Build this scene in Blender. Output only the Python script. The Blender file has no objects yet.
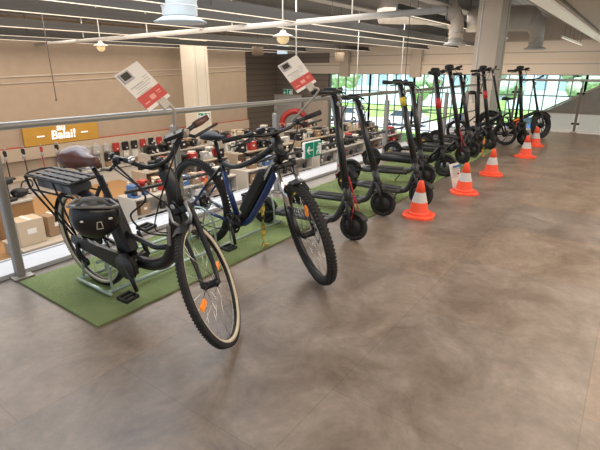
import bpy, math, random
from mathutils import Matrix, Vector
random.seed(7)
S = bpy.context.scene
COL = S.collection
PI = math.pi
R = math.radians

# ------------------------------------------------------------------ materials
MATS = {}
def mat(name, col, rough=.5, metal=0., noise=0., nscale=20., bump=0., emit=None, estr=0., trans=0., coat=0., alpha=1.):
    if name in MATS: return MATS[name]
    m = bpy.data.materials.new(name); m.use_nodes = True
    nt = m.node_tree; b = nt.nodes['Principled BSDF']
    b.inputs['Base Color'].default_value = (*col, 1)
    b.inputs['Roughness'].default_value = rough
    b.inputs['Metallic'].default_value = metal
    b.inputs['Coat Weight'].default_value = coat
    b.inputs['Transmission Weight'].default_value = trans
    b.inputs['Alpha'].default_value = alpha
    if emit:
        b.inputs['Emission Color'].default_value = (*emit, 1); b.inputs['Emission Strength'].default_value = estr
    if noise > 0 or bump > 0:
        tc = nt.nodes.new('ShaderNodeTexCoord'); n = nt.nodes.new('ShaderNodeTexNoise')
        n.inputs['Scale'].default_value = nscale; n.inputs['Detail'].default_value = 4
        nt.links.new(tc.outputs['Object'], n.inputs['Vector'])
        if noise > 0:
            r = nt.nodes.new('ShaderNodeMapRange')
            r.inputs['From Min'].default_value = .3; r.inputs['From Max'].default_value = .7
            r.inputs['To Min'].default_value = 1 - noise; r.inputs['To Max'].default_value = 1 + noise
            nt.links.new(n.outputs['Fac'], r.inputs['Value'])
            mx = nt.nodes.new('ShaderNodeMix'); mx.data_type = 'RGBA'; mx.blend_type = 'MULTIPLY'
            mx.inputs['Factor'].default_value = 1
            mx.inputs['A'].default_value = (*col, 1)
            nt.links.new(r.outputs['Result'], mx.inputs['B']); nt.links.new(mx.outputs['Result'], b.inputs['Base Color'])
        if bump > 0:
            bp = nt.nodes.new('ShaderNodeBump'); bp.inputs['Strength'].default_value = bump
            nt.links.new(n.outputs['Fac'], bp.inputs['Height']); nt.links.new(bp.outputs['Normal'], b.inputs['Normal'])
    MATS[name] = m
    return m

def floor_material():
    m = bpy.data.materials.new('stone_tiles'); m.use_nodes = True
    nt = m.node_tree; b = nt.nodes['Principled BSDF']; L = nt.links.new
    tc = nt.nodes.new('ShaderNodeTexCoord')
    mp = nt.nodes.new('ShaderNodeMapping'); mp.inputs['Location'].default_value = (-.06, .07, 0)
    L(tc.outputs['Object'], mp.inputs['Vector'])
    br = nt.nodes.new('ShaderNodeTexBrick')
    br.inputs['Scale'].default_value = 1; br.inputs['Brick Width'].default_value = 1.02; br.inputs['Row Height'].default_value = 1.025
    br.inputs['Mortar Size'].default_value = .003; br.inputs['Mortar Smooth'].default_value = .3; br.inputs['Bias'].default_value = 0
    br.inputs['Color1'].default_value = (.86, .90, .96, 1); br.inputs['Color2'].default_value = (1.10, 1.02, .93, 1); br.inputs['Mortar'].default_value = (.72, .71, .70, 1)
    L(mp.outputs['Vector'], br.inputs['Vector'])
    n1 = nt.nodes.new('ShaderNodeTexNoise'); n1.inputs['Scale'].default_value = 2.4; n1.inputs['Detail'].default_value = 12; n1.inputs['Roughness'].default_value = .70; n1.inputs['Distortion'].default_value = .6
    n2 = nt.nodes.new('ShaderNodeTexNoise'); n2.inputs['Scale'].default_value = 14; n2.inputs['Detail'].default_value = 6; n2.inputs['Roughness'].default_value = .7
    L(tc.outputs['Object'], n1.inputs['Vector']); L(tc.outputs['Object'], n2.inputs['Vector'])
    cr = nt.nodes.new('ShaderNodeValToRGB')
    e = cr.color_ramp.elements
    e[0].position = .3; e[0].color = (.120, .087, .064, 1)
    e[1].position = .72; e[1].color = (.300, .244, .200, 1)
    x = e.new(.5); x.color = (.200, .157, .124, 1)
    L(n1.outputs['Fac'], cr.inputs['Fac'])
    r = nt.nodes.new('ShaderNodeMapRange'); r.inputs['From Min'].default_value = .3; r.inputs['From Max'].default_value = .7; r.inputs['To Min'].default_value = .86; r.inputs['To Max'].default_value = 1.14
    L(n2.outputs['Fac'], r.inputs['Value'])
    m1 = nt.nodes.new('ShaderNodeMix'); m1.data_type = 'RGBA'; m1.blend_type = 'MULTIPLY'; m1.inputs['Factor'].default_value = 1
    L(cr.outputs['Color'], m1.inputs['A']); L(r.outputs['Result'], m1.inputs['B'])
    m2 = nt.nodes.new('ShaderNodeMix'); m2.data_type = 'RGBA'; m2.blend_type = 'MULTIPLY'; m2.inputs['Factor'].default_value = 1
    L(m1.outputs['Result'], m2.inputs['A']); L(br.outputs['Color'], m2.inputs['B'])
    L(m2.outputs['Result'], b.inputs['Base Color'])
    r2 = nt.nodes.new('ShaderNodeMapRange'); r2.inputs['To Min'].default_value = .26; r2.inputs['To Max'].default_value = .5
    L(n1.outputs['Fac'], r2.inputs['Value']); L(r2.outputs['Result'], b.inputs['Roughness'])
    bp = nt.nodes.new('ShaderNodeBump'); bp.inputs['Strength'].default_value = .06
    L(n2.outputs['Fac'], bp.inputs['Height']); L(bp.outputs['Normal'], b.inputs['Normal'])
    return m

def stripes_material(name, c1, c2, axis, period, duty=.5, rough=.6, bump=.0, metal=0.):
    m = bpy.data.materials.new(name); m.use_nodes = True
    nt = m.node_tree; b = nt.nodes['Principled BSDF']; L = nt.links.new
    tc = nt.nodes.new('ShaderNodeTexCoord'); sp = nt.nodes.new('ShaderNodeSeparateXYZ'); L(tc.outputs['Object'], sp.inputs['Vector'])
    d = nt.nodes.new('ShaderNodeMath'); d.operation = 'DIVIDE'; d.inputs[1].default_value = period; L(sp.outputs[axis], d.inputs[0])
    f = nt.nodes.new('ShaderNodeMath'); f.operation = 'FRACT'; L(d.outputs[0], f.inputs[0])
    g = nt.nodes.new('ShaderNodeMath'); g.operation = 'GREATER_THAN'; g.inputs[1].default_value = duty; L(f.outputs[0], g.inputs[0])
    mx = nt.nodes.new('ShaderNodeMix'); mx.data_type = 'RGBA'; mx.inputs['A'].default_value = (*c1, 1); mx.inputs['B'].default_value = (*c2, 1)
    L(g.outputs[0], mx.inputs['Factor']); L(mx.outputs['Result'], b.inputs['Base Color'])
    b.inputs['Roughness'].default_value = rough; b.inputs['Metallic'].default_value = metal
    return m

BLACK = mat('black_paint', (.008, .008, .009), .36, coat=.1)
MATTE = mat('matte_black', (.007, .007, .008), .55)
RUBBER = mat('tyre_rubber', (.018, .017, .017), .8, noise=.3, nscale=60)
DARKMET = mat('dark_metal', (.03, .03, .032), .38, metal=.7)
GREYPLA = mat('grey_plastic', (.030, .031, .034), .45)
PALEW = mat('bright_white', (.80, .78, .74), .5)
STEEL = mat('brushed_steel', (.42, .40, .38), .34, metal=.9, noise=.08, nscale=60)
CHROME = mat('chrome', (.7, .7, .7), .15, metal=1)
GALV = mat('galvanised_green_steel', (.42, .52, .46), .38, metal=.6)
WHITE = mat('white_paint', (.72, .70, .66), .5)
CREAM = mat('cream_rubber', (.62, .55, .42), .6)
BROWN = mat('brown_leather', (.125, .045, .03), .36, noise=.25, nscale=30, coat=.15)
BLUE = mat('blue_paint', (.017, .042, .16), .3, coat=.3)
ORANGE = mat('orange_reflector', (.75, .20, .02), .3, emit=(1, .3, .02), estr=.25)
REDREF = mat('red_reflector', (.5, .02, .02), .3)
REDPL = mat('red_plastic', (.5, .025, .03), .45)
YELLOW = mat('yellow_print', (.62, .45, .03), .55)
SILVER = mat('silver_paint', (.45, .46, .47), .35, metal=.5)
def thin_glass(name, tint, refl):
    m = bpy.data.materials.new(name); m.use_nodes = True
    nt = m.node_tree; nt.nodes.remove(nt.nodes['Principled BSDF'])
    t = nt.nodes.new('ShaderNodeBsdfTransparent'); t.inputs['Color'].default_value = (*tint, 1)
    g = nt.nodes.new('ShaderNodeBsdfGlossy'); g.inputs['Roughness'].default_value = .03
    f = nt.nodes.new('ShaderNodeFresnel'); f.inputs['IOR'].default_value = refl
    x = nt.nodes.new('ShaderNodeMixShader')
    nt.links.new(f.outputs['Fac'], x.inputs['Fac']); nt.links.new(t.outputs['BSDF'], x.inputs[1]); nt.links.new(g.outputs['BSDF'], x.inputs[2])
    nt.links.new(x.outputs['Shader'], nt.nodes['Material Output'].inputs['Surface'])
    return m
GLASS = thin_glass('clear_glass', (.93, .96, .95), 1.35)
CARD = mat('white_card', (.72, .69, .65), .6)
CARDRED = mat('red_print', (.52, .07, .06), .6)
CARDPALE = mat('pale_red_print', (.72, .32, .28), .6)
INK = mat('grey_print', (.42, .41, .40), .6)
DARKINK = mat('dark_print', (.03, .03, .03), .6)
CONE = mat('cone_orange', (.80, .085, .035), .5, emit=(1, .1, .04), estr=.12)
CONEW = mat('cone_white_band', (.58, .55, .52), .4)
BEIGE = mat('beige_wall_paint', (.42, .325, .245), .75, noise=.04, nscale=2)
BEIGE2 = mat('pale_cladding_paint', (.50, .42, .34), .7, noise=.05, nscale=3)
GLOW = mat('warm_tube_glow', (.8, .72, .6), .4, emit=(1, .84, .66), estr=.62)
LAMPGLOW = mat('lamp_glow', (.6, .45, .24), .4, emit=(1, .72, .36), estr=.45)
DUCT = mat('duct_steel', (.50, .455, .40), .5, metal=.2, noise=.06, nscale=4)
DUCTBL = mat('pale_blue_duct_paint', (.46, .53, .59), .45)
GREENSIGN = mat('green_sign_face', (.0, .20, .12), .5, emit=(0, .4, .22), estr=.12)
SIGNWHITE = mat('white_sign_face', (.85, .85, .82), .5, emit=(1, 1, .95), estr=.1)
MUSTARD = mat('mustard_panel', (.52, .29, .045), .6, noise=.05, nscale=2)
LETTER = mat('lit_white_letters', (.9, .9, .9), .5, emit=(1, 1, 1), estr=.45)

# ------------------------------------------------------------------ mesh builder
class MB:
    def __init__(s): s.v = []; s.f = []; s.sm = []; s.mi = []; s.cur = 0
    def add(s, vs, fs, smooth=False):
        o = len(s.v); s.v += [tuple(v) for v in vs]
        for f in fs: s.f.append([i + o for i in f]); s.sm.append(smooth); s.mi.append(s.cur)
        return s
    def m(s, i): s.cur = i; return s
    def box(s, c, d, rot=None, taper=1.):
        x, y, z = d[0] / 2, d[1] / 2, d[2] / 2; t = taper
        vs = [Vector(p) for p in [(-x, -y, -z), (x, -y, -z), (x, y, -z), (-x, y, -z), (-x * t, -y * t, z), (x * t, -y * t, z), (x * t, y * t, z), (-x * t, y * t, z)]]
        if rot: vs = [rot @ v for v in vs]
        c = Vector(c)
        return s.add([v + c for v in vs], [(3, 2, 1, 0), (4, 5, 6, 7), (0, 1, 5, 4), (1, 2, 6, 5), (2, 3, 7, 6), (3, 0, 4, 7)])
    def rbox(s, c, d, b=.01, rot=None):
        # chamfered box: bevelled edges on all sides
        x, y, z = d[0] / 2, d[1] / 2, d[2] / 2; b = min(b, x * .49, y * .49, z * .49)
        rings = []
        for zz, ins in ((-z, b), (-z + b, 0), (z - b, 0), (z, b)):
            X, Y = x - ins, y - ins
            rings.append([(-X + b, -Y, zz), (X - b, -Y, zz), (X, -Y + b, zz), (X, Y - b, zz), (X - b, Y, zz), (-X + b, Y, zz), (-X, Y - b, zz), (-X, -Y + b, zz)])
        vs = [Vector(p) for r_ in rings for p in r_]
        if rot: vs = [rot @ v for v in vs]
        c = Vector(c); fs = []
        for k in range(3):
            for i in range(8): fs.append((k * 8 + i, k * 8 + (i + 1) % 8, k * 8 + 8 + (i + 1) % 8, k * 8 + 8 + i))
        fs.append(tuple(range(7, -1, -1))); fs.append(tuple(range(24, 32)))
        return s.add([v + c for v in vs], fs)
    def loft(s, rings, closed=True, cap=True, smooth=True):
        n = len(rings[0]); vs = [p for r_ in rings for p in r_]; fs = []
        for k in range(len(rings) - 1):
            for i in range(n if closed else n - 1):
                j = (i + 1) % n
                fs.append((k * n + i, k * n + j, (k + 1) * n + j, (k + 1) * n + i))
        if cap: fs += [tuple(range(n - 1, -1, -1)), tuple(range((len(rings) - 1) * n, len(rings) * n))]
        return s.add(vs, fs, smooth)
    def tube(s, pts, r, n=8, sx=1., cap=True):
        pts = [Vector(p) for p in pts]; k = len(pts)
        rs = r if isinstance(r, (list, tuple)) else [r] * k
        rings = []; prev = None
        for i, p in enumerate(pts):
            t = (pts[min(i + 1, k - 1)] - pts[max(i - 1, 0)])
            if t.length < 1e-9: t = Vector((0, 0, 1))
            t.normalize()
            if prev is None:
                a = Vector((0, 1, 0)) if abs(t.y) < .9 else Vector((1, 0, 0))
                u = (a - t * a.dot(t)).normalized()
            else:
                u = prev - t * prev.dot(t)
                u = u.normalized() if u.length > 1e-6 else t.orthogonal().normalized()
            prev = u; w = t.cross(u)
            rings.append([p + (u * math.cos(2 * PI * j / n) * sx + w * math.sin(2 * PI * j / n)) * rs[i] for j in range(n)])
        return s.loft(rings, True, cap)
    def curve(s, pts, r, n=8, sub=6, sx=1.):
        # smooth (Catmull-Rom) tube through points
        P = [Vector(p) for p in pts]; out = []
        for i in range(len(P) - 1):
            a, b, c, d = P[max(i - 1, 0)], P[i], P[i + 1], P[min(i + 2, len(P) - 1)]
            for k in range(sub):
                t = k / sub
                out.append(.5 * ((2 * b) + (c - a) * t + (2 * a - 5 * b + 4 * c - d) * t * t + (3 * b - a - 3 * c + d) * t ** 3))
        out.append(P[-1])
        if isinstance(r, (list, tuple)):
            rr = []
            for i in range(len(P) - 1):
                for k in range(sub): rr.append(r[i] + (r[i + 1] - r[i]) * k / sub)
            rr.append(r[-1]); r = rr
        return s.tube(out, r, n, sx)
    def cyl(s, p0, p1, r0, r1=None, n=16):
        return s.tube([p0, p1], [r0, r0 if r1 is None else r1], n)
    def torus(s, c, Rr, r, nR=40, nr=8, axis='y', sq=1., a0=0, a1=2 * PI):
        c = Vector(c); full = abs(a1 - a0 - 2 * PI) < 1e-6; rings = []
        for i in range(nR if full else nR + 1):
            a = a0 + (a1 - a0) * i / nR
            d = {'y': Vector((math.cos(a), 0, math.sin(a))), 'z': Vector((math.cos(a), math.sin(a), 0)), 'x': Vector((0, math.cos(a), math.sin(a)))}[axis]
            ax = {'y': Vector((0, 1, 0)), 'z': Vector((0, 0, 1)), 'x': Vector((1, 0, 0))}[axis]
            rings.append([c + d * (Rr + r * math.cos(2 * PI * j / nr)) + ax * (r * sq * math.sin(2 * PI * j / nr)) for j in range(nr)])
        if full: rings.append(rings[0])
        return s.loft(rings, True, not full)
    def lathe(s, prof, c=(0, 0, 0), n=24, axis='z', cap=True):
        c = Vector(c); rings = []
        for r_, h in prof:
            ring = []
            for i in range(n):
                a = 2 * PI * i / n
                p = {'z': (r_ * math.cos(a), r_ * math.sin(a), h), 'y': (r_ * math.cos(a), h, r_ * math.sin(a)), 'x': (h, r_ * math.cos(a), r_ * math.sin(a))}[axis]
                ring.append(c + Vector(p))
            rings.append(ring)
        return s.loft(rings, True, cap)
    def ell(s, c, rx, ry, rz, n=14, k=9, rot=None, zmin=-1., zmax=1.):
        c = Vector(c); rings = []
        t0, t1 = math.asin(zmin), math.asin(zmax)
        for i in range(k):
            t = t0 + (t1 - t0) * i / (k - 1)
            cr = max(math.cos(t), 1e-3); ring = []
            for j in range(n):
                a = 2 * PI * j / n
                v = Vector((rx * cr * math.cos(a), ry * cr * math.sin(a), rz * math.sin(t)))
                if rot: v = rot @ v
                ring.append(c + v)
            rings.append(ring)
        return s.loft(rings)
    def prism(s, poly, y0, y1):
        # polygon in the x-z plane, extruded along y
        n = len(poly)
        vs = [(x, y0, z) for x, z in poly] + [(x, y1, z) for x, z in poly]
        fs = [tuple(range(n)), tuple(range(2 * n - 1, n - 1, -1))] + [(i, i + n, (i + 1) % n + n, (i + 1) % n) for i in range(n)]
        return s.add(vs, fs)
    def quad(s, a, b, c, d): return s.add([a, b, c, d], [(0, 1, 2, 3)])
    def build(s, name, mats, parent=None, M=None):
        vs = [M @ Vector(v) for v in s.v] if M is not None else s.v
        me = bpy.data.meshes.new(name); me.from_pydata([tuple(v) for v in vs], [], s.f)
        me.polygons.foreach_set('use_smooth', s.sm); me.polygons.foreach_set('material_index', s.mi)
        for m_ in (mats if isinstance(mats, (list, tuple)) else [mats]): me.materials.append(m_)
        me.update()
        import bmesh
        bm = bmesh.new(); bm.from_mesh(me); bmesh.ops.recalc_face_normals(bm, faces=bm.faces); bm.to_mesh(me); bm.free()
        o = bpy.data.objects.new(name, me); COL.objects.link(o)
        if parent is not None: o.parent = parent
        return o

def tag(o, label, cat, group=None, kind=None):
    o['label'] = label; o['category'] = cat
    if group: o['group'] = group
    if kind: o['kind'] = kind
    return o
def thing(name, label, cat, loc=(0, 0, 0), rz=0., group=None, lean=0.):
    o = bpy.data.objects.new(name, None); COL.objects.link(o); o.empty_display_size = .1
    o.location = loc; o.rotation_euler = (lean, 0, rz)
    return tag(o, label, cat, group)
def struct(name, mb, m, parent=None):
    o = mb.build(name, m, parent)
    if parent is None: o['kind'] = 'structure'
    return o
def kids(o): return [c for c in bpy.data.objects if c.parent == o]
def dup(o, loc=None, rz=None, label=None, group=None, top=True, scale=None):
    c = o.copy(); COL.objects.link(c)
    if loc is not None: c.location = loc
    if rz is not None: c.rotation_euler = (0, 0, rz)
    if scale: c.scale = scale
    if label: c['label'] = label
    if group: c['group'] = group
    for ch in kids(o):
        d = dup(ch, top=False); d.parent = c
    return c
def text_mb(s, size, extrude=.004, offset=0., align='CENTER', shear=0.):
    cu = bpy.data.curves.new('tmp', 'FONT'); cu.body = s; cu.size = size; cu.extrude = extrude; cu.offset = offset; cu.align_x = align; cu.shear = shear
    o = bpy.data.objects.new('tmp', cu); COL.objects.link(o)
    dg = bpy.context.evaluated_depsgraph_get(); me = bpy.data.meshes.new_from_object(o.evaluated_get(dg))
    mb = MB(); mb.add([tuple(v.co) for v in me.vertices], [tuple(p.vertices) for p in me.polygons])
    bpy.data.objects.remove(o); bpy.data.curves.remove(cu); bpy.data.meshes.remove(me)
    return mb

# World frame: X runs along the row of bikes (parallel to the railing), Y points over the railing
# into the hall, Z up; the gallery floor is z = 0, the shop floor below is z = -3.5.
LOW = -3.5
# ------------------------------------------------------------------ setting
struct('floor', MB().box((4.2, -2.025, -.15), (18.4, 11.95, .3)), floor_material())
EDGE = mat('white_edge_strip', (.52, .53, .55), .5)
struct('trim_1', MB().box((4.2, 3.79, .012), (18.4, .32, .02)).box((4.2, 3.945, -.12), (18.4, .02, .3)).box((4.2, 3.62, .02), (18.4, .03, .035)), EDGE)
LOWF = mat('pale_shop_floor', (.42, .39, .36), .35, noise=.08, nscale=1.5)
struct('trim_18', MB().box((13.42, -2, .012), (.16, 11.2, .03)), mat('bright_floor_edge', (.82, .80, .78), .3))
struct('floor_lower', MB().box((15, 10, LOW - .1), (32, 27, .2)), LOWF)
WOOD = stripes_material('wood_boards', (.42, .24, .10), (.36, .20, .085), 1, .24, .5, .5)
struct('floor_wood_zone', MB().box((8.0, 16.2, LOW + .012), (8, 6.6, .024)), WOOD)
# back wall with cornice line
struct('wall_back', MB().box((9.5, 22.1, .1), (29, .2, 7.4)), BEIGE)
struct('trim_2', MB().box((9.5, 21.97, -1.78), (29, .06, .045)), mat('red_line_paint', (.42, .06, .03), .6))
struct('trim_3', MB().box((9.5, 21.93, -2.08), (29, .14, .55)), mat('pale_bulkhead', (.50, .41, .32), .7))
struct('trim_4', MB().box((12.0, 21.97, 1.33), (24, .05, .045), Matrix.Rotation(R(-2.), 3, 'Y')).box((12.0, 21.97, 1.06), (24, .05, .03), Matrix.Rotation(R(-2.), 3, 'Y')), mat('white_wall_rail', (.60, .52, .44), .5))
# end wall: header, cladding, brown bay beside the windows
CLAD = stripes_material('horizontal_cladding', (.68, .58, .475), (.44, .37, .30), 2, .62, .9, .7)
DARKCLAD = stripes_material('brown_slat_cladding', (.185, .145, .115), (.13, .10, .08), 2, .4, .82, .7)
struct('wall_end', MB().box((30.15, 5, 2.55), (.3, 36, 1.1)).box((30.05, 5, 1.625), (.5, 36, .75)), CLAD)
struct('wall_end_upper', MB().box((30.3, 5, 4.1), (.3, 36, 2.2)), BEIGE2)
struct('wall_recess', MB().box((30.1, 21.6, 1.0), (.4, 5.0, 3.4)), DARKCLAD)
struct('wall_recess_lower', MB().box((30.1, 21.6, -2.1), (.42, 5.0, 2.8)), BEIGE2)
struct('wall_closing', MB().box((27, 24.2, 0), (6, .3, 8)), DARKCLAD)
for i, yy in enumerate((17.6, 12.2)):
    struct('trim_%d' % (5 + i), MB().box((29.75, yy, 1.9), (.35, .7, 1.7)), BEIGE2)
# windows of the end wall (each with mullions and a pane)
FRAME = mat('grey_window_frame', (.16, .19, .20), .45)
SKYGL = thin_glass('window_pane_glass', (.93, .97, 1.), 1.3)
ys = [19.0 - 3.3 * i for i in range(11)]
for i in range(10):
    a, b_ = ys[i], ys[i + 1]
    fr = MB(); zt, zb = 1.25, LOW
    for k in range(6):
        y = a + (b_ - a) * k / 5
        fr.box((30.1, y, (zt + zb) / 2), (.09, .12 if k in (0, 5) else .055, zt - zb))
    for z in (zt, .1, -1.2, -2.4, zb + .05): fr.box((30.1, (a + b_) / 2, z), (.08, abs(b_ - a), .07))
    w = struct('window_%d' % (i + 1), fr, FRAME)
    MB().box((30.1, (a + b_) / 2, (zt + zb) / 2), (.012, abs(b_ - a) - .02, zt - zb - .02)).build('pane', SKYGL, w)
# columns
struct('column', MB().box((16.25, 4.25, 0), (.8, .7, 8)).box((16.75, 3.95, 0), (.18, .14, 8)), mat('column_paint', (.66, .555, .455), .7, noise=.03, nscale=2))  # slim strip at the side imitates the column's lit right face
struct('column', MB().box((18.0, 20.3, 0), (1.05, 1.0, 8.2)), mat('column_white_paint', (.78, .71, .61), .65))
# atrium ceiling: corrugated deck and joists
DECK = stripes_material('corrugated_deck', (.50, .505, .51), (.36, .365, .37), 1, .30, .55, .5, metal=.2)
struct('ceiling', MB().box((14, 13.1, 4.3), (36, 21.7, .1)), DECK)
for i, yy in enumerate((5.6, 8.2, 10.6, 13.2, 16.4, 19.2)):
    struct('trim_%d' % (9 + i), MB().box((14, yy, 3.85), (36, .14, .75)).box((14, yy, 3.46), (36, .42, .05)), mat('dark_joist_paint', (.24, .225, .21), .6))
# ceiling over the gallery; the edge band's faint glow imitates light falling on it
struct('ceiling_gallery', MB().box((12, -3.2, 3.0), (37, 10.2, .16)), mat('gallery_ceiling_paint', (.56, .45, .35), .75, noise=.03, nscale=2))
struct('trim_15', MB().box((12, 2.05, 2.96), (37, .34, .2)), mat('edge_band_glow', (.86, .78, .67), .5, emit=(1, .88, .72), estr=.16))
struct('trim_16', MB().box((12, 2.31, 3.6), (37, .16, 1.35)), mat('edge_fascia_paint', (.34, .29, .24), .7))
struct('trim_17', MB().box((12, 1.72, 2.905), (37, .05, .03)), mat('edge_groove', (.16, .13, .11), .7))

# ------------------------------------------------------------------ linear lights under the deck
def linear_light(y, z, x0, x1, label, slim=False):
    t = thing('linear_ceiling_light', label, 'ceiling light', ((x0 + x1) / 2, y, z), 0, 'long ceiling light lines')
    L = x1 - x0
    (MB().rbox((0, 0, .0), (L, .08, .07), .01).build('housing', WHITE, t) if slim else MB().box((0, 0, .0), (L, .10, .09)).box((0, .08, .07), (L, .05, .26)).build('housing', mat('dark_trunking', (.03, .028, .027), .5), t))
    MB().box((0, -.02, -.052), (L, .035, .016)).build('diffuser', GLOW, t)
    for k in range(5): MB().cyl((-L / 2 + L * (k + .5) / 5, 0, .04), (-L / 2 + L * (k + .5) / 5, 0, 4.24 - z), .008, n=5).build('suspension_rod', mat('dark_rod', (.06, .06, .06), .5), t)
LL = [(2.8, 2.7, 20.6, 27.5, 'short lit light line at the far right, right of the beige column', True),
      (5.5, 2.95, 12, 24, 'short lit light line next to the gallery, nearest of the ceiling lines'),
      (7.7, 2.75, 5, 29, 'long light line second out from the gallery edge under the dark deck'),
      (9.4, 2.8, 2, 29, 'long light line third out from the gallery edge under the dark deck'),
      (11.2, 2.75, 1, 29, 'long light line fourth out from the gallery edge, in the middle of the hall'),
      (15.3, 2.75, 1, 29, 'long light line third out from the beige back wall'),
      (18.4, 2.7, 1, 26, 'long light line second out from the beige back wall'),
      (20.9, 2.7, 0, 26, 'long light line closest to the beige back wall')]
for a in LL: linear_light(*a)
# white cross pipe
t = thing('ceiling_cross_pipe', 'white round pipe crossing the hall under the ceiling from column to back wall', 'pipe', (10.4, 12, 2.6))
MB().cyl((0, -8.3, .12), (0, 9.9, -.05), .07, n=16).build('pipe', mat('white_pipe_paint', (.55, .53, .5), .45), t)
for yy in (-6, -2, 2, 6): MB().cyl((0, yy, .1), (0, yy, 1.65), .018, n=6).build('hanger_rod', WHITE, t)

# ------------------------------------------------------------------ ducts
def round_diffuser(loc, label, m):
    t = thing('round_air_diffuser', label, 'air duct', loc, 0)
    MB().lathe([(.34, 1.5), (.34, .12), (.30, .1), (.30, .06)], n=32).build('drum', m, t)
    MB().lathe([(.30, .10), (.36, .08), (.52, .0), (.50, -.02), (.2, .03)], n=32).build('flared_rim', m, t)
    MB().torus((0, 0, .4), .345, .012, 32, 6, 'z').torus((0, 0, .28), .345, .012, 32, 6, 'z').build('seam_ring', m, t)
    return t
round_diffuser((6.5, 7.65, 2.4), 'round pale blue air diffuser drum hanging above the brown-seat bike', DUCTBL)
def elbow_duct(loc, label, dirx, L):
    t = thing('elbow_air_duct', label, 'air duct', loc, 0)
    pts = [(0, 0, 0), (0, 0, .35), (dirx[0] * .06, dirx[1] * .06, .62), (dirx[0] * .3, dirx[1] * .3, .86), (dirx[0] * .7, dirx[1] * .7, .95), (dirx[0] * L, dirx[1] * L, .95)]
    MB().curve(pts, [.33, .33, .36, .4, .42, .42], 20, 5).build('duct_pipe', DUCT, t)
    MB().lathe([(.33, .04), (.36, .03), (.56, -.05), (.54, -.07), (.2, -.03)], n=28).build('flared_rim', mat('pale_duct_rim', (.55, .54, .52), .5), t)
    MB().torus((0, 0, .28), .345, .02, 28, 6, 'z').torus((0, 0, .14), .34, .02, 28, 6, 'z').build('seam_ring', DUCT, t)
    t.scale = (.68, .68, 1)
    return t
elbow_duct((16.2, 5.35, 2.36), 'grey elbow air duct with flared outlet left of the beige column', (-.75, .66, 0), 4)
elbow_duct((18.6, 3.3, 2.25), 'grey elbow air duct with flared outlet right of the beige column', (-.35, .93, 0), 3.5)
t = thing('ceiling_speaker', 'small round brown speaker drum hanging near the far corner of the hall', 'speaker', (20, 17.4, 2.28))
MB().lathe([(.3, .42), (.32, .38), (.32, .0), (.2, -.02)], n=20).build('drum', mat('brown_drum', (.22, .165, .12), .6), t)
MB().cyl((0, 0, .4), (0, 0, 2.0), .012, n=6).build('rod', MATTE, t)
t = thing('ceiling_speaker', 'small round beige speaker drum hanging over the far windows', 'speaker', (25, 15.2, 2.0))
MB().lathe([(.28, .5), (.3, .46), (.3, .0), (.2, -.02)], n=20).build('drum', mat('beige_drum', (.42, .34, .26), .6), t)
MB().cyl((0, 0, .48), (0, 0, 2.3), .012, n=6).build('rod', MATTE, t)

def pendant(loc, label, s=1., top=4.25):
    t = thing('pendant_lamp', label, 'lamp', loc, 0, 'bell pendant lamps')
    MB().lathe([(.02, .16), (.06, .15), (.08, .10), (.23, .04), (.245, .015), (.235, .01), (.1, .04)], n=24).build('lamp_shade', mat('white_enamel', (.62, .58, .52), .4), t)
    MB().ell((0, 0, -.02), .145, .145, .13).build('bulb_globe', LAMPGLOW, t)
    MB().cyl((0, 0, .15), (0, 0, top - loc[2]), .014, n=6).build('stem', WHITE, t)
    t.scale = (s, s, 1)
pendant((8.96, 7.0, 2.22), 'white bell pendant lamp on a long rod above the blue mountain bike')
pendant((8.62, 14.0, 2.2), 'small bell pendant lamp before the beige wall above its pale rails', .9)
def hang_rod(loc, top, label, r=.012, m=WHITE):
    o = MB().cyl((0, 0, 0), (0, 0, top - loc[2]), r, n=6).lathe([(r * 2.2, 0), (r * 2.2, .05)], n=8).build('hanging_rod', m); o.location = loc
    tag(o, label, 'rod', 'thin ceiling rods')
hang_rod((11.24, 8.3, 1.6), 4.25, 'white drop pole hanging just right of the bell pendant lamp', .022)
hang_rod((12.9, 5.6, .75), 4.25, 'thin dark wire hanging from the ceiling above the third scooter', .01, MATTE)
hang_rod((18, 8, .3), 4.25, 'thin pale pole hanging far behind the scooters', .02)
hang_rod((16.5, 9.2, .3), 4.25, 'thin pale pole hanging above the first two scooter handlebars', .02)
hang_rod((7.2, 14.5, .6), 4.25, 'thin dark wire hanging before the beige wall', .012, mat('dark_wire', (.12, .09, .08), .5))
hang_rod((14.2, 4.0, .6), 4.25, 'white downpipe beside the left edge of the beige column', .03)

# ------------------------------------------------------------------ balustrade
RAILM = mat('satin_rail_steel', (.40, .375, .345), .42, metal=.5)
POSTM = mat('grey_post_paint', (.30, .275, .25), .5, metal=.2)
def post_mb(top):
    return MB().rbox((0, 0, top / 2), (.055, .085, top), .012).box((0, 0, .008), (.14, .16, .016)).cyl((0, 0, top), (0, -.0, 1.09), .012)
bal = thing('balustrade', 'steel balustrade with round handrail and grey flat posts behind the bikes', 'railing', (1.3, 3.58, 0))
MB().cyl((-4.6, 0, 1.125), (12.1, 0, 1.125), .028, n=14).build('handrail', RAILM, bal)
MB().cyl((.95, -.0, .455), (12.1, 0, .455), .017, n=10).build('mid_rail', mat('dark_rail_steel', (.09, .085, .08), .4, metal=.7), bal)
first = None
for i in range(-1, 8):
    if first is None: first = post_mb(1.0).build('post', POSTM, bal); o = first
    else: o = first.copy(); COL.objects.link(o); o.parent = bal
    o.location = (i * 1.56 + (-.02 if i == 0 else 0), 0, 0)
end = thing('balustrade', 'glass balustrade with dark posts and clamps at the end of the gallery', 'railing', (13.4, 3.58, 0))
MB().cyl((0, 0, 1.26), (0, -8.0, 1.26), .03, n=14).build('handrail', RAILM, end)
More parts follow.
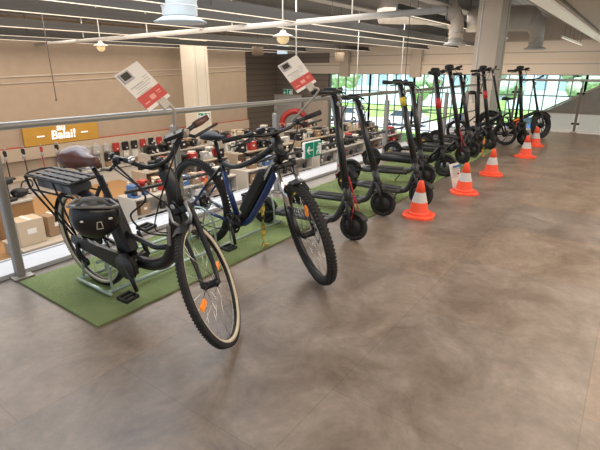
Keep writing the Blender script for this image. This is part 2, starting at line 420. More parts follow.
for i, yy in enumerate((-.9, -2.4, -3.9, -5.4)):
    p = MB().rbox((0, yy, .55), (.07, .055, 1.1), .012).cyl((0, yy, 1.08), (0, yy, 1.24), .012).box((0, yy, .008), (.16, .14, .016)).build('post', mat('brown_grey_post', (.17, .145, .12), .45, metal=.3), end)
    for sgn in (-1, 1):
        for z in (.22, .95): MB().rbox((0, yy + sgn * .06, z), (.05, .06, .05), .008).build('glass_clamp', DARKMET, p)
for a, b_ in ((-.02, -.83), (-.97, -2.33), (-2.47, -3.83), (-3.97, -5.33)):
    MB().box((0, (a + b_) / 2, .53), (.012, abs(a - b_), .9)).build('glass_panel', GLASS, end)
# ramp behind the end rail
t = thing('moving_ramp', 'sloping brown travelator side with white lower wall past the end rail', 'ramp', (16.2, 2.35, 0))
RAMPM = mat('ramp_side_brown', (.23, .195, .165), .5)
def yz_prism(poly, x0, x1):
    n = len(poly); vs = [(x0, y, z) for y, z in poly] + [(x1, y, z) for y, z in poly]
    return MB().add(vs, [tuple(range(n)), tuple(range(2 * n - 1, n - 1, -1))] + [(i, i + n, (i + 1) % n + n, (i + 1) % n) for i in range(n)])
yz_prism([(.1, -.15), (.1, .2), (-1.55, 1.12), (-6.5, 3.4), (-6.5, -.15)], 0, .5).build('side_panel', RAMPM, t)
yz_prism([(.12, .2), (.12, .26), (-1.55, 1.19), (-6.5, 3.47), (-6.5, 3.4), (-1.55, 1.12)], -.05, .55).build('handrail_band', mat('ramp_band', (.34, .29, .24), .5), t)
MB().box((.1, -3.2, -.75), (.7, 6.7, 2.0)).build('lower_wall', mat('ramp_lower_white', (.74, .71, .67), .6), t)

# ------------------------------------------------------------------ artificial grass
def grass_material():
    m = bpy.data.materials.new('artificial_grass'); m.use_nodes = True
    nt = m.node_tree; b = nt.nodes['Principled BSDF']; L = nt.links.new
    tc = nt.nodes.new('ShaderNodeTexCoord')
    n = nt.nodes.new('ShaderNodeTexNoise'); n.inputs['Scale'].default_value = 60; n.inputs['Detail'].default_value = 5; n.inputs['Roughness'].default_value = 2.0
    n2 = nt.nodes.new('ShaderNodeTexNoise'); n2.inputs['Scale'].default_value = 3; n2.inputs['Detail'].default_value = 3
    L(tc.outputs['Object'], n.inputs['Vector']); L(tc.outputs['Object'], n2.inputs['Vector'])
    ad = nt.nodes.new('ShaderNodeMath'); ad.operation = 'MULTIPLY_ADD'; ad.inputs[1].default_value = .35; L(n2.outputs['Fac'], ad.inputs[0]); L(n.outputs['Fac'], ad.inputs[2])
    cr = nt.nodes.new('ShaderNodeValToRGB'); e = cr.color_ramp.elements
    e[0].position = .42; e[0].color = (.09, .14, .04, 1); e[1].position = .9; e[1].color = (.60, .70, .30, 1)
    x = e.new(.66); x.color = (.25, .345, .12, 1)
    L(ad.outputs[0], cr.inputs['Fac']); L(cr.outputs['Color'], b.inputs['Base Color'])
    b.inputs['Roughness'].default_value = .85
    bp = nt.nodes.new('ShaderNodeBump'); bp.inputs['Strength'].default_value = .8; bp.inputs['Distance'].default_value = .02
    L(n.outputs['Fac'], bp.inputs['Height']); L(bp.outputs['Normal'], b.inputs['Normal'])
    return m
GRASS = grass_material()
def mat_strip(x0, x1, y0, y1, label):
    rnd = random.Random(x0)
    N = max(4, int((x1 - x0) / .12)); top = []; bot = []
    front = [(x0 + (x1 - x0) * i / N, y0 + rnd.uniform(-.006, .006)) for i in range(N + 1)]
    back = [(x1 - (x1 - x0) * i / N, y1 + rnd.uniform(-.006, .006)) for i in range(N + 1)]
    poly = front + back; n = len(poly)
    vs = [(x, y, .002) for x, y in poly] + [(x, y, .016) for x, y in poly]
    mb = MB().add(vs, [tuple(range(n - 1, -1, -1)), tuple(range(n, 2 * n))] + [(i, (i + 1) % n, (i + 1) % n + n, i + n) for i in range(n)])
    tag(mb.build('artificial_grass_mat', GRASS), label, 'mat', 'green turf mats under the row')
mat_strip(1.22, 4.15, 2.42, 3.46, 'green artificial grass mat under the two big bikes, nearest the camera')
mat_strip(4.16, 6.7, 2.1, 3.3, 'green artificial grass mat under the middle scooters')
mat_strip(6.72, 9.6, 2.12, 3.25, 'green artificial grass mat under the farther scooters, farthest from the camera')

# ------------------------------------------------------------------ bikes
def steer_matrix(p, angle, tilt):
    ax = Vector((-math.cos(tilt), 0, math.sin(tilt)))
    return Matrix.Translation(p) @ Matrix.Rotation(angle, 4, ax) @ Matrix.Translation(-Vector(p))

def wheel(root, name, c, Rr, rt, M=None, white=False, nsp=28, disc=False, knob=False, hub_r=.022, reflect=None, rimm=None):
    c = Vector(c); rimm = rimm or DARKMET
    Rm = Rr - rt
    rim = MB().torus(c, Rm - rt * .75, rt * .42, 56, 8, 'y', 1.15).torus(c, Rm - rt * .45, rt * .5, 56, 6, 'y', 1.3)
    rim = rim.build(name, rimm, root, M)
    ty = MB().torus(c, Rm, rt, 64, 12, 'y')
    if knob:
        for i in range(84):
            a = 2 * PI * i / 84
            for off, yy in ((0, .0), (.5, .62), (.5, -.62)):
                aa = a + off * 2 * PI / 84
                q = Rm + rt * math.sqrt(1 - yy * yy) * .99
                ty.box(c + Vector((math.cos(aa) * q, yy * rt, math.sin(aa) * q)), (.011, .016, .014), Matrix.Rotation(-aa, 3, 'Y'))
    else:
        for i in range(110):
            aa = 2 * PI * i / 110
            for yy in (-.35, .35):
                q = Rm + rt * math.sqrt(1 - yy * yy) * .985
                ty.box(c + Vector((math.cos(aa) * q, yy * rt, math.sin(aa) * q)), (.005, .02, .009), Matrix.Rotation(-aa, 3, 'Y'))
    ty.build('tyre', RUBBER, rim, M)
    if white:
        for sg in (-1, 1):
            ww = MB()
            rings = []
            for i in range(64):
                a = 2 * PI * i / 64; d = Vector((math.cos(a), 0, math.sin(a)))
                rings.append([c + d * (Rm - rt * .98) + Vector((0, sg * rt * .5, 0)), c + d * (Rm - rt * .70) + Vector((0, sg * rt * .80, 0)), c + d * (Rm - rt * .12) + Vector((0, sg * rt * 1.035, 0)), c + d * (Rm - rt * .4) + Vector((0, sg * rt * .5, 0))])
            rings.append(rings[0]); ww.loft(rings, True, False); ww.build('whitewall', CREAM, rim, M)
    MB().lathe([(.008, -.06), (.014, -.05), (hub_r * 1.3, -.036), (hub_r, -.03), (hub_r, .03), (hub_r * 1.3, .036), (.014, .05), (.008, .06)], c, 16, 'y').build('hub', DARKMET, rim, M)
    for i in range(nsp):
        a = 2 * PI * i / nsp; sg = -1 if i % 2 else 1
        b0 = a + (.9 if (i // 2) % 2 else -.9)
        p0 = c + Vector((math.cos(b0) * hub_r * 1.1, sg * .034, math.sin(b0) * hub_r * 1.1))
        p1 = c + Vector((math.cos(a) * (Rm - rt), sg * .004, math.sin(a) * (Rm - rt)))
        MB().cyl(p0, p1, .0013, n=4).build('spoke', CHROME, rim, M)
    if disc:
        d = MB().torus(c + Vector((0, disc, 0)), .075, .012, 32, 4, 'y', .15)
        for k in range(5):
            a = 2 * PI * k / 5; d.cyl(c + Vector((0, disc, 0)), c + Vector((math.cos(a) * .07, disc, math.sin(a) * .07)), .004, n=4)
        d.build('brake_disc', SILVER, rim, M)
    if reflect is not None:
        for a in reflect:
            rad = Vector((math.cos(a), 0, math.sin(a)))
            q = MB().rbox((0, 0, 0), (.085, .016, .034), .007)
            X = Matrix.Translation(c + rad * (Rm * .62)) @ Matrix.Rotation(-a, 4, 'Y')
            q.build('reflector', ORANGE, rim, (M @ X) if M is not None else X)
    return rim

def saddle_mb(c, L, W, H_, tilt=0.):
    prof = [(-.5, .30, -.1), (-.46, .72, .0), (-.36, .96, .06), (-.22, 1.0, .05), (-.08, .80, 0), (.06, .50, -.02), (.2, .32, -.01), (.36, .23, .0), (.47, .19, -.01), (.5, .1, -.08)]
    rings = []
    for s_, w, dz in prof:
        x = c[0] + s_ * L; hw = w * W / 2; hh = H_ * (.34 + .66 * w)
        ring = []
        for k in range(14):
            a = 2 * PI * k / 14
            y = hw * math.cos(a); z = math.sin(a)
            z = (hh * .5 * abs(z) ** .9) if z >= 0 else (-hh * .5 * abs(z) ** .8)
            ring.append((x, c[1] + y, c[2] + z + dz * H_ + (x - c[0]) * tilt))
        rings.append(ring)
    return MB().loft(rings)

def crankset(root, bb, rr, side_ang, y0=-.075):
    b = Vector(bb)
    ch = MB().torus(b + Vector((0, y0, 0)), rr, .010, 36, 6, 'y', .5)
    for k in range(5):
        a = 2 * PI * k / 5; ch.tube([b + Vector((0, y0, 0)), b + Vector((math.cos(a) * rr, y0, math.sin(a) * rr))], .011, 6)
    ch.lathe([(.03, y0 - .02), (.03, y0 + .05)], b, 14, 'y')
    ch.build('chainring', MATTE, root)
    for sg, a in ((-1, side_ang), (1, side_ang + PI)):
        e = b + Vector((math.cos(a) * .175, sg * .105, math.sin(a) * .175))
        cr = MB().tube([b + Vector((0, sg * .088, 0)), e], [.017, .013], 8).build('crank_arm', BLACK, root)
        p = MB(); px = e + Vector((0, sg * .07, 0))
        p.box(px + Vector((.045, 0, 0)), (.014, .09, .02)).box(px + Vector((-.045, 0, 0)), (.014, .09, .02)).box(px + Vector((0, .042, 0)), (.1, .012, .02)).box(px + Vector((0, -.042, 0)), (.1, .012, .02)).cyl(px + Vector((0, -.05, 0)), px + Vector((0, .05, 0)), .011, n=8).box(px, (.012, .09, .016))
        p = p.build('pedal', MATTE, cr)
    return

# ---- bike 1: black low-step city e-bike with brown saddle
def city_bike():
    root = thing('city_electric_bike', 'black low-step electric city bike with brown saddle, rear rack and whitewall tyres', 'bicycle', (1.572, 2.945, .016), R(272.3), None, .10)
    Rw = .362; bb = (.50, 0, .31)
    tilt = R(69); fp = (1.172, 0, .362); M = steer_matrix(fp, R(-58), tilt)
    ax = lambda h: 1.172 - (h - .362) * .383
    f = MB()
    f.curve([(ax(.98), 0, .98), (ax(.86) - .005, 0, .86), (.955, 0, .68), (.89, 0, .5), (.80, 0, .385), (.66, 0, .325), (.5, 0, .31), (.42, 0, .31)], .041, 12, 6)
    f.cyl((ax(.76), 0, .76), (ax(1.0), 0, 1.0), .031, n=14)
    f.cyl(bb, (.30, 0, .86), .022, n=12)
    f.tube([(.42, 0, .50), (.72, 0, .46), (.885, 0, .50)], .018, 10)
    for sg in (-1, 1):
        f.tube([(.46, sg * .045, .31), (.2, sg * .065, .335), (0, sg * .07, Rw)], .014, 8)
        f.tube([(.315, sg * .022, .80), (.15, sg * .06, .56), (0, sg * .07, Rw)], .012, 8)
    f.cyl((.5, -.06, .31), (.5, .06, .31), .05, n=18)
    f.build('frame', BLACK, root)
    MB().rbox((.385, 0, .53), (.115, .095, .38), .022, Matrix.Rotation(R(-19), 3, 'Y')).build('battery', MATTE, root)
    MB().cyl((.31, 0, .83), (.245, 0, .925), .015, n=10).build('seat_post', DARKMET, root)
    saddle_mb((.165, 0, .955), .31, .235, .135, -.02).build('saddle', BROWN, root)
    MB().curve([(.07, .03, .915), (.2, .03, .90), (.30, .02, .925)], .005, 6).curve([(.07, -.03, .915), (.2, -.03, .90), (.30, -.02, .925)], .005, 6).build('saddle_rail', CHROME, root)
    wheel(root, 'rear_wheel', (0, 0, Rw), Rw, .022, None, True, 28, False, False, .06, [R(200)])
    MB().lathe([(.02, -.055), (.075, -.045), (.08, 0), (.075, .045), (.02, .055)], (0, 0, Rw), 20, 'y').build('hub_motor', MATTE, root)
    # chain guard
    MB().prism([(-.07, .41), (-.09, .365), (-.04, .335), (.2, .305), (.42, .265), (.53, .245), (.60, .28), (.605, .34), (.56, .385), (.46, .395), (.2, .40), (0, .425)], -.095, -.072).build('chain_guard', BLACK, root)
    MB().lathe([(.085, -.105), (.09, -.09), (.06, -.085)], (.5, 0, .31), 24, 'y').build('guard_disc', mat('dark_disc', (.03, .03, .032), .4), root)
    crankset(root, bb, .08, R(-62))
    MB().tube([(0, -.1, Rw), (-.02, -.1, .29), (.05, -.1, .24)], .018, 6).lathe([(.03, -.11), (.03, -.09)], (-.02, 0, .29), 10, 'y').lathe([(.03, -.11), (.03, -.09)], (.05, 0, .235), 10, 'y').build('derailleur', DARKMET, root)
    # rear rack
    rk = MB(); zr = .80
    rk.tube([(-.44, -.10, zr), (.10, -.10, zr), (.16, -.05, zr + .02), (.16, .05, zr + .02), (.10, .10, zr), (-.44, .10, zr), (-.50, .05, zr), (-.50, -.05, zr), (-.44, -.10, zr)], .008, 8)
    for k in range(6): rk.cyl((-.38 + k * .085, -.10, zr + .004), (-.38 + k * .085, .10, zr + .004), .006, n=6)
    rk.cyl((-.44, 0, zr + .004), (.12, 0, zr + .004), .006, n=6)
    for sg in (-1, 1):
        rk.tube([(-.46, sg * .10, zr - .005), (-.43, sg * .10, zr - .09), (-.03, sg * .085, Rw + .03)], .008, 8)
        rk.tube([(-.34, sg * .10, zr - .005), (-.31, sg * .10, zr - .09), (-.0, sg * .085, Rw + .05)], .007, 8)
        rk.tube([(-.1, sg * .10, zr - .01), (-.01, sg * .085, Rw + .04)], .007, 8)
        rk.tube([(-.44, sg * .10, zr), (-.42, sg * .10, zr - .1), (.12, sg * .09, zr - .09)], .007, 8)
    rk.build('rear_rack', MATTE, root)
    MB().rbox((-.15, 0, zr - .05), (.44, .15, .075), .015).build('rack_battery', mat('rack_battery_grey', (.055, .057, .062), .35), root)
    MB().box((-.15, .03, zr + .012), (.5, .04, .004)).box((-.15, -.03, zr + .012), (.5, .04, .004)).box((-.15, -.085, zr + .012), (.5, .025, .004)).box((-.15, .085, zr + .012), (.5, .025, .004)).build('rack_top', mat('rack_top_grey', (.055, .058, .066), .55), root)
    MB().rbox((-.43, 0, zr - .05), (.02, .07, .04), .006).build('rear_light', REDREF, root)
    # mudguard at the rear
    mg = MB(); rings = []
    for i in range(22):
        a = R(20) + R(150) * i / 21; d = Vector((math.cos(a), 0, math.sin(a)))
        rings.append([Vector((0, 0, Rw)) + d * (Rw + .016) + Vector((0, y, -0.0)) - d * (abs(y) * .3) for y in (-.032, -.016, 0, .016, .032)])
    mg.loft(rings, False, False).build('rear_mudguard', MATTE, root)
    # front assembly, turned to the right
    wheel(root, 'front_wheel', (1.22, 0, Rw), Rw, .022, M, True, 28, False, False, .022, [R(190), R(10)])
    fk = MB()
    for sg in (-1, 1): fk.curve([(ax(.765), sg * .05, .765), (ax(.6) + .004, sg * .052, .6), (ax(.45) + .015, sg * .05, .45), (1.22, sg * .05, Rw)], [.02, .017, .014, .011], 10, 5)
    fk.rbox((ax(.765), 0, .765), (.06, .14, .05), .015, Matrix.Rotation(R(-21), 3, 'Y')).cyl((ax(.76), 0, .76), (ax(.8), 0, .8), .03, n=12)
    fk.build('fork', BLACK, root, M)
    fm = MB(); rings = []
    for i in range(22):
        a = R(88) + R(55) * i / 21; d = Vector((math.cos(a), 0, math.sin(a)))
        rings.append([Vector((1.22, 0, Rw)) + d * (Rw + .018) + Vector((0, y, 0)) - d * (abs(y) * .35) for y in (-.034, -.017, 0, .017, .034)])
    fm.loft(rings, False, False).build('front_mudguard', MATTE, root, M)
    bk = MB()
    for sg in (-1, 1): bk.tube([(ax(.72) + .05, sg * .03, .70), (ax(.74) + .055, sg * .055, .74), (ax(.8) + .04, sg * .05, .81)], .009, 6).rbox((1.22 - .10, sg * .03, .685), (.06, .015, .018), .004)
    bk.build('rim_brake', SILVER, root, M)
    MB().cyl((ax(.98), 0, .98), (ax(1.04), 0, 1.04), .02, n=12).tube([(ax(1.03), 0, 1.03), (ax(1.03) + .05, 0, 1.035)], .02, 10).build('stem', MATTE, root, M)
    bx = ax(1.03) + .05
    hb = [(bx - .19, -.29, 1.11), (bx - .10, -.235, 1.12), (bx - .03, -.16, 1.105), (bx, -.06, 1.035), (bx, .06, 1.035), (bx - .03, .16, 1.105), (bx - .10, .235, 1.12), (bx - .19, .29, 1.11)]
    MB().curve(hb, .0125, 10).build('handlebar', BLACK, root, M)
    for sg in (-1, 1):
        MB().tube([(bx - .11, sg * .242, 1.12), (bx - .15, sg * .268, 1.116), (bx - .20, sg * .296, 1.11)], [.018, .021, .019], 12).build('grip', BROWN if sg > 0 else MATTE, root, M)
        MB().tube([(bx - .045, sg * .19, 1.115), (bx + .0, sg * .25, 1.095), (bx - .12, sg * .355, 1.08)], [.011, .009, .007], 8).build('brake_lever', BLACK, root, M)
        MB().rbox((bx - .03, sg * .205, 1.12), (.045, .04, .04), .01).build('lever_clamp', mat('pale_clamp', (.36, .31, .26), .5) if sg > 0 else MATTE, root, M)
    MB().rbox((bx - .015, .15, 1.135), (.065, .11, .022), .006).build('display', mat('display_glass', (.01, .01, .012), .45), root, M)
    MB().ell((bx - .01, -.12, 1.10), .022, .022, .018).build('bell', CHROME, root, M)
    cb = MB()
    for k, sg in enumerate((-1, 1, 1)):
        a = M @ Vector((bx + .02, sg * (.22 - .04 * k), 1.11)); m_ = M @ Vector((bx + .16 + .03 * k, sg * .08, 1.0 - .05 * k)); e = Vector((ax(.85) - .02, sg * .02, .80 - .02 * k))
        q = Vector((ax(.9) - .10 - .03 * k, -.06 * sg, .70 - .05 * k))
        cb.curve([a, m_, (M @ Vector((bx + .14, sg * .02, .86))), M @ Vector((ax(.75) + .06, sg * .03, .76))] if k != 1 else [a, M @ Vector((bx + .04, .04, .98)), q, Vector((.93, -.05, .62))], .004, 6, 8)
    cb.curve([M @ Vector((bx + .01, -.2, 1.11)), M @ Vector((bx + .09, -.12, .92)), Vector((.78, -.16, .74)), Vector((.80, -.10, .62)), Vector((.92, -.045, .60))], .0055, 6, 8)
    cb.build('brake_cables', MATTE, root)
    MB().tube([(.02, .09, .33), (-.02, .16, .02)], [.012, .009], 8).build('kickstand', DARKMET, root)
    MB().ell((.99, -.036, .78), .02, .006, .02).build('head_badge', SILVER, root)
    MB().rbox((.925, -.045, .60), (.03, .012, .13), .004, Matrix.Rotation(R(12), 3, 'Y')).build('key_tag', mat('grey_tag', (.25, .23, .21), .5), root)
    return root, M, bx
cb_root, cbM, cbx = city_bike()

# ---- bike 2: dark mountain e-bike with blue stripe
def mountain_bike():
    root = thing('mountain_electric_bike', 'black and blue electric mountain bike with fat knobby tyres and front suspension', 'bicycle', (2.62, 2.98, .014), R(265.5), None, .06)
    Rw = .382; bb = (.50, 0, .31); fx = 1.27
    tilt = R(69); fp = (fx - .05, 0, Rw); M = steer_matrix(fp, R(-29), tilt)
    ax = lambda h: fx - .05 - (h - Rw) * .383
    hx = ax(.93)
    f = MB()
    f.cyl((ax(.88), 0, .88), (ax(1.04), 0, 1.04), .038, n=14)
    f.curve([(.345, 0, .78), (.50, 0, .765), (.72, 0, .84), (ax(1.0) - .01, 0, .985)], [.02, .02, .023, .027], 12, 6, sx=.8)
    f.curve([(ax(.90) - .01, 0, .905), (.86, 0, .74), (.60, 0, .40), (.5, 0, .31)], [.034, .034, .034, .036], 12, 6)
    f.cyl((.5, 0, .31), (.335, 0, .80), .02, n=12)
    for sg in (-1, 1): f.tube([(.355, sg * .025, .74), (.18, sg * .066, .565)], [.012, .0118], 8)
    f.cyl((.5, -.065, .31), (.5, .065, .31), .055, n=18)
    f.build('frame', BLACK, root)
    st = MB()
    for sg in (-1, 1):
        st.tube([(.46, sg * .05, .305), (.25, sg * .07, .335), (.0, sg * .075, Rw)], [.014, .013, .012], 8)
        st.tube([(.19, sg * .066, .575), (.0, sg * .075, Rw)], [.0115, .01], 8)
    st.build('rear_stays', BLUE, root)
    MB().curve([(.955, .0, .80), (.885, 0, .685), (.665, 0, .385), (.56, 0, .295)], [.022, .027, .027, .024], 10, 6, sx=1.05).build('blue_down_tube_panel', BLUE, root)
    MB().cyl((.482, -.004, .36), (.365, -.004, .71), .0225, n=12).build('blue_seat_tube_panel', BLUE, root)
    MB().rbox((.715, 0, .585), (.105, .088, .47), .025, Matrix.Rotation(R(36), 3, 'Y')).build('battery', MATTE, root)
    tx = MB()
    for k in range(6):
        c = Vector((.868 + .018 * k, -.0365, .735 + .026 * k)); tx.box(c, (.018, .002, .03 if k % 2 else .024), Matrix.Rotation(R(36), 3, 'Y'))
    tx.build('frame_lettering', mat('pale_lettering', (.5, .5, .5), .5), root)
    MB().cyl((.34, 0, .79), (.30, 0, .955), .0155, n=10).lathe([(.026, 0), (.026, .03)], (.338, 0, .785), 12).build('seat_post', DARKMET, root)
    saddle_mb((.30, 0, .985), .28, .16, .07, .03).build('saddle', mat('blue_black_saddle', (.012, .013, .018), .55), root)
    MB().curve([(.2, .02, .965), (.3, .02, .952), (.4, .015, .968)], .004, 6).curve([(.2, -.02, .965), (.3, -.02, .952), (.4, -.015, .968)], .004, 6).build('saddle_rail', MATTE, root)
    MB().rbox((.285, 0, .86), (.02, .045, .06), .008).build('seat_post_reflector', REDREF, root)
    wheel(root, 'rear_wheel', (0, 0, Rw), Rw, .03, None, False, 28, .05, True, .05, [R(60), R(240)])
    MB().lathe([(.02, -.07), (.06, -.06), (.05, -.045), (.035, -.035)], (0, 0, Rw), 18, 'y').build('cassette', SILVER, root)
    MB().tube([(-.01, -.09, .32), (-.03, -.09, .29), (.04, -.085, .22)], .016, 6).lathe([(.026, -.1), (.026, -.08)], (-.03, 0, .29), 10, 'y').lathe([(.026, -.1), (.026, -.08)], (.04, 0, .215), 10, 'y').build('derailleur', DARKMET, root)
    MB().tube([(.5, -.06, .39), (.0, -.06, .44)], .004, 4).tube([(.5, -.06, .23), (.04, -.06, .19)], .004, 4).build('chain', DARKMET, root)
    crankset(root, bb, .078, R(-75), -.072)
    wheel(root, 'front_wheel', (fx, 0, Rw), Rw, .032, M, False, 28, .05, True, .022, [R(75)])
    for sg in (-1, 1):
        MB().cyl((ax(.83), sg * .065, .83), (ax(.54) + .0, sg * .065, .54), .019, n=12).build('fork_stanchion', CHROME, root, M)
        MB().tube([(ax(.57), sg * .065, .57), (ax(.45) + .01, sg * .065, .45), (fx - .012, sg * .065, Rw)], [.025, .023, .02], 10).build('fork_lower', BLACK, root, M)
    q = MB().rbox((ax(.85), 0, .85), (.05, .15, .04), .014, Matrix.Rotation(R(-21), 3, 'Y'))
    for sg in (-1, 1): q.lathe([(.026, -.025), (.028, .02), (.02, .035)], (ax(.85), sg * .065, .85), 12)
    q.build('fork_crown', BLACK, root, M)
    MB().torus((fx, 0, Rw), Rw + .022, .007, 10, 8, 'y', 7, R(88), R(100)).build('fork_arch', BLACK, root, M)
    MB().cyl((ax(1.04), 0, 1.04), (ax(1.10), 0, 1.10), .021, n=12).tube([(ax(1.08), 0, 1.08), (ax(1.08) + .07, 0, 1.085)], [.02, .022], 10).build('stem', MATTE, root, M)
    bx = ax(1.08) + .07
    MB().curve([(bx - .05, -.36, 1.12), (bx - .03, -.2, 1.115), (bx, -.08, 1.09), (bx, .08, 1.09), (bx - .03, .2, 1.115), (bx - .05, .36, 1.12)], .0125, 10).build('handlebar', BLACK, root, M)
    for sg in (-1, 1):
        MB().tube([(bx - .035, sg * .235, 1.116), (bx - .052, sg * .37, 1.12)], [.0165, .018], 12).build('grip', RUBBER, root, M)
        MB().tube([(bx - .02, sg * .17, 1.105), (bx + .04, sg * .2, 1.09), (bx + .02, sg * .34, 1.085)], [.01, .008, .006], 8).build('brake_lever', BLACK, root, M)
        MB().rbox((bx - .03, sg * .17, 1.11), (.045, .04, .04), .01).build('lever_clamp', MATTE, root, M)
    MB().rbox((bx - .02, -.1, 1.125), (.05, .06, .035), .008).build('display', mat('display_glass', (.01, .01, .012), .12), root, M)
    cbm = MB()
    cbm.curve([M @ Vector((bx + .02, .16, 1.10)), M @ Vector((bx + .13, .05, 1.0)), M @ Vector((bx + .06, -.03, .9)), M @ Vector((ax(.8) + .04, .05, .78))], .0045, 6, 8)
    cbm.curve([M @ Vector((bx + .02, -.16, 1.10)), M @ Vector((bx + .14, -.09, 1.02)), M @ Vector((bx + .05, .0, .93)), Vector((ax(.95), -.04, .93)), Vector((.8, -.03, .84))], .0045, 6, 8)
    cbm.curve([M @ Vector((bx + .0, -.2, 1.10)), M @ Vector((bx - .05, -.28, 1.04)), M @ Vector((bx - .02, -.2, .98)), Vector((ax(.95) - .05, -.04, .93))], .0045, 6, 8)
    cbm.build('brake_cables', MATTE, root)
    return root, M, bx
mb_root, mbM, mbx = mountain_bike()

# ---- floor rack holding the bikes
t = thing('bike_floor_rack', 'pale green tubular steel floor rack holding the two big bikes', 'bike rack', (1.4, 2.85, .016))
MB().cyl((.08, -.14, .03), (2.0, -.14, .03), .013, n=10).cyl((.08, .23, .03), (2.0, .23, .03), .013, n=10).cyl((0.1, .0, .21), (1.95, .0, .21), .011, n=10).build('floor_rail', GALV, t)
for k, x in enumerate((.11, .29, 1.10, 1.28, 1.9)):
    MB().curve([(x, -.14, .03), (x, -.13, .2), (x, -.08, .33), (x, .08, .36), (x, .18, .25), (x, .23, .03)], .009, 8).build('wheel_loop', GALV, t)
for x in (.08, 2.0): MB().tube([(x, -.17, .02), (x, .26, .02)], .013, 8, ).build('foot_bar', GALV, t)

# ---- helmet hanging on bike 1
hm = thing('bicycle_helmet', 'black helmet with grey brim and white spots hanging on the brown-seat bike', 'helmet', (1.355, 2.50, .59), R(-30))
rot = Matrix.Rotation(R(8), 3, 'Y')
MB().ell((0, 0, .10), .15, .115, .155, 22, 12, rot, -1, .42).build('shell', mat('helmet_black', (.006, .006, .007), .36, coat=.15), hm)
MB().tube([(-.145, -.02, .175), (-.10, -.09, .185), (0, -.118, .18), (.10, -.09, .16), (.145, -.01, .14), (.10, .09, .16), (0, .118, .18), (-.1, .09, .185), (-.145, -.02, .175)], .011, 8).build('brim', mat('brim_grey', (.22, .215, .21), .4, metal=.4), hm)
MB().tube([(-.10, -.085, .18), (-.05, -.10, .225), (.05, -.10, .215), (.10, -.085, .165)], .012, 8).ell((0, -.105, .2), .03, .012, .022).build('buckle_strap', mat('strap_grey', (.12, .12, .12), .5), hm)
for x in (-.075, .085): MB().ell((x, -.095, .09), .014, .008, .008).build('vent', WHITE, hm)
hm.scale = (.94, .94, .94)
mk = MB()
for a, b_ in (((-.018, 0), (.018, 0)), ((-.018, 0), (-.012, .045)), ((.018, 0), (.012, .045)), ((-.012, .045), (.012, .045))):
    mk.cyl((a[0] + .02, -.1135 + .1 * (0.03 - a[1]) * .6, .035 + a[1]), (b_[0] + .02, -.1135 + .1 * (.03 - b_[1]) * .6, .035 + b_[1]), .0028, n=5)
mk.build('emblem', CREAM, hm)

# ---- price cards on handlebar clips
def price_card(C, label, clip_from):
    # C: four corners (top-left, top-right, bottom-right, bottom-left)
    P = [Vector(p) for p in C]; o = (P[0] + P[1] + P[2] + P[3]) / 4
    ux = ((P[1] - P[0]) + (P[2] - P[3])).normalized(); uy = ((P[0] - P[3]) + (P[1] - P[2])); uy = (uy - ux * uy.dot(ux)).normalized(); n = ux.cross(uy)
    M3 = Matrix((ux, uy, n)).transposed().to_4x4(); M3.translation = o
    t = bpy.data.objects.new('price_card', None); COL.objects.link(t); t.matrix_world = M3; t.empty_display_size = .05
    tag(t, label, 'price card', 'price cards on the bikes')
    w, h = .148, .215
    MB().box((0, 0, 0), (w, h, .003)).build('card', CARD, t)
    MB().box((0, -h / 2 + .048, .0022), (w, .062, .0012)).build('price_band', CARDRED, t)
    pr_ = MB()
    pr_.box((-.045, -h / 2 + .036, .003), (.03, .006, .001)).box((0, -h / 2 + .045, .003), (.032, .022, .001)).box((.045, -h / 2 + .055, .003), (.026, .005, .001)).box((.045, -h / 2 + .045, .003), (.02, .003, .001))
    pr_.build('price_print', CARDPALE, t)
    MB().rbox((-.033, h / 2 - .034, .004), (.062, .05, .006), .008).m(1).box((-.033, h / 2 - .032, .0075), (.044, .032, .001)).build('picture', [mat('pale_gadget', (.40, .38, .40), .5), mat('picture_screen', (.03, .028, .02), .5)], t)
    ln = MB()
    for k in range(6): ln.box((-.02 + .012 * (k % 3), .018 - k * .0105, .0022), (.08 - .012 * (k % 2), .0032 if k else .006, .001))
    for k in range(3): ln.box((.045, .035 - k * .012, .0022), (.032, .003, .001))
    ln.build('text_lines', INK, t)
    cl = MB(); inv = M3.inverted(); c0 = inv @ Vector(clip_from)
    cl.rbox((.02, -h / 2 - .01, 0), (.05, .05, .012), .004)
    cl.curve([(.03, -h / 2 - .02, 0), (.04, -h / 2 - .06, -.01), c0], .007, 8)
    cl.build('card_clip', mat('pale_clip', (.45, .41, .36), .4), t)
    return t
g1 = Matrix.Translation(cb_root.location) @ Matrix.Rotation(R(270), 4, 'Z') @ Matrix.Rotation(.10, 4, 'X')
price_card([(1.247, 1.96, 1.474), (1.382, 1.96, 1.536), (1.468, 1.847, 1.385), (1.338, 1.84, 1.314)], 'tilted white and red price card on the brown-seat bike', g1 @ cbM @ Vector((cbx - .02, .19, 1.135)))
g2 = Matrix.Translation(mb_root.location) @ Matrix.Rotation(R(265.5), 4, 'Z') @ Matrix.Rotation(.06, 4, 'X')
price_card([(2.326, 1.868, 1.524), (2.45, 1.803, 1.596), (2.461, 1.656, 1.429), (2.338, 1.722, 1.36)], 'tilted white and red price card on the blue mountain bike', g2 @ mbM @ Vector((mbx - .03, .14, 1.125)))

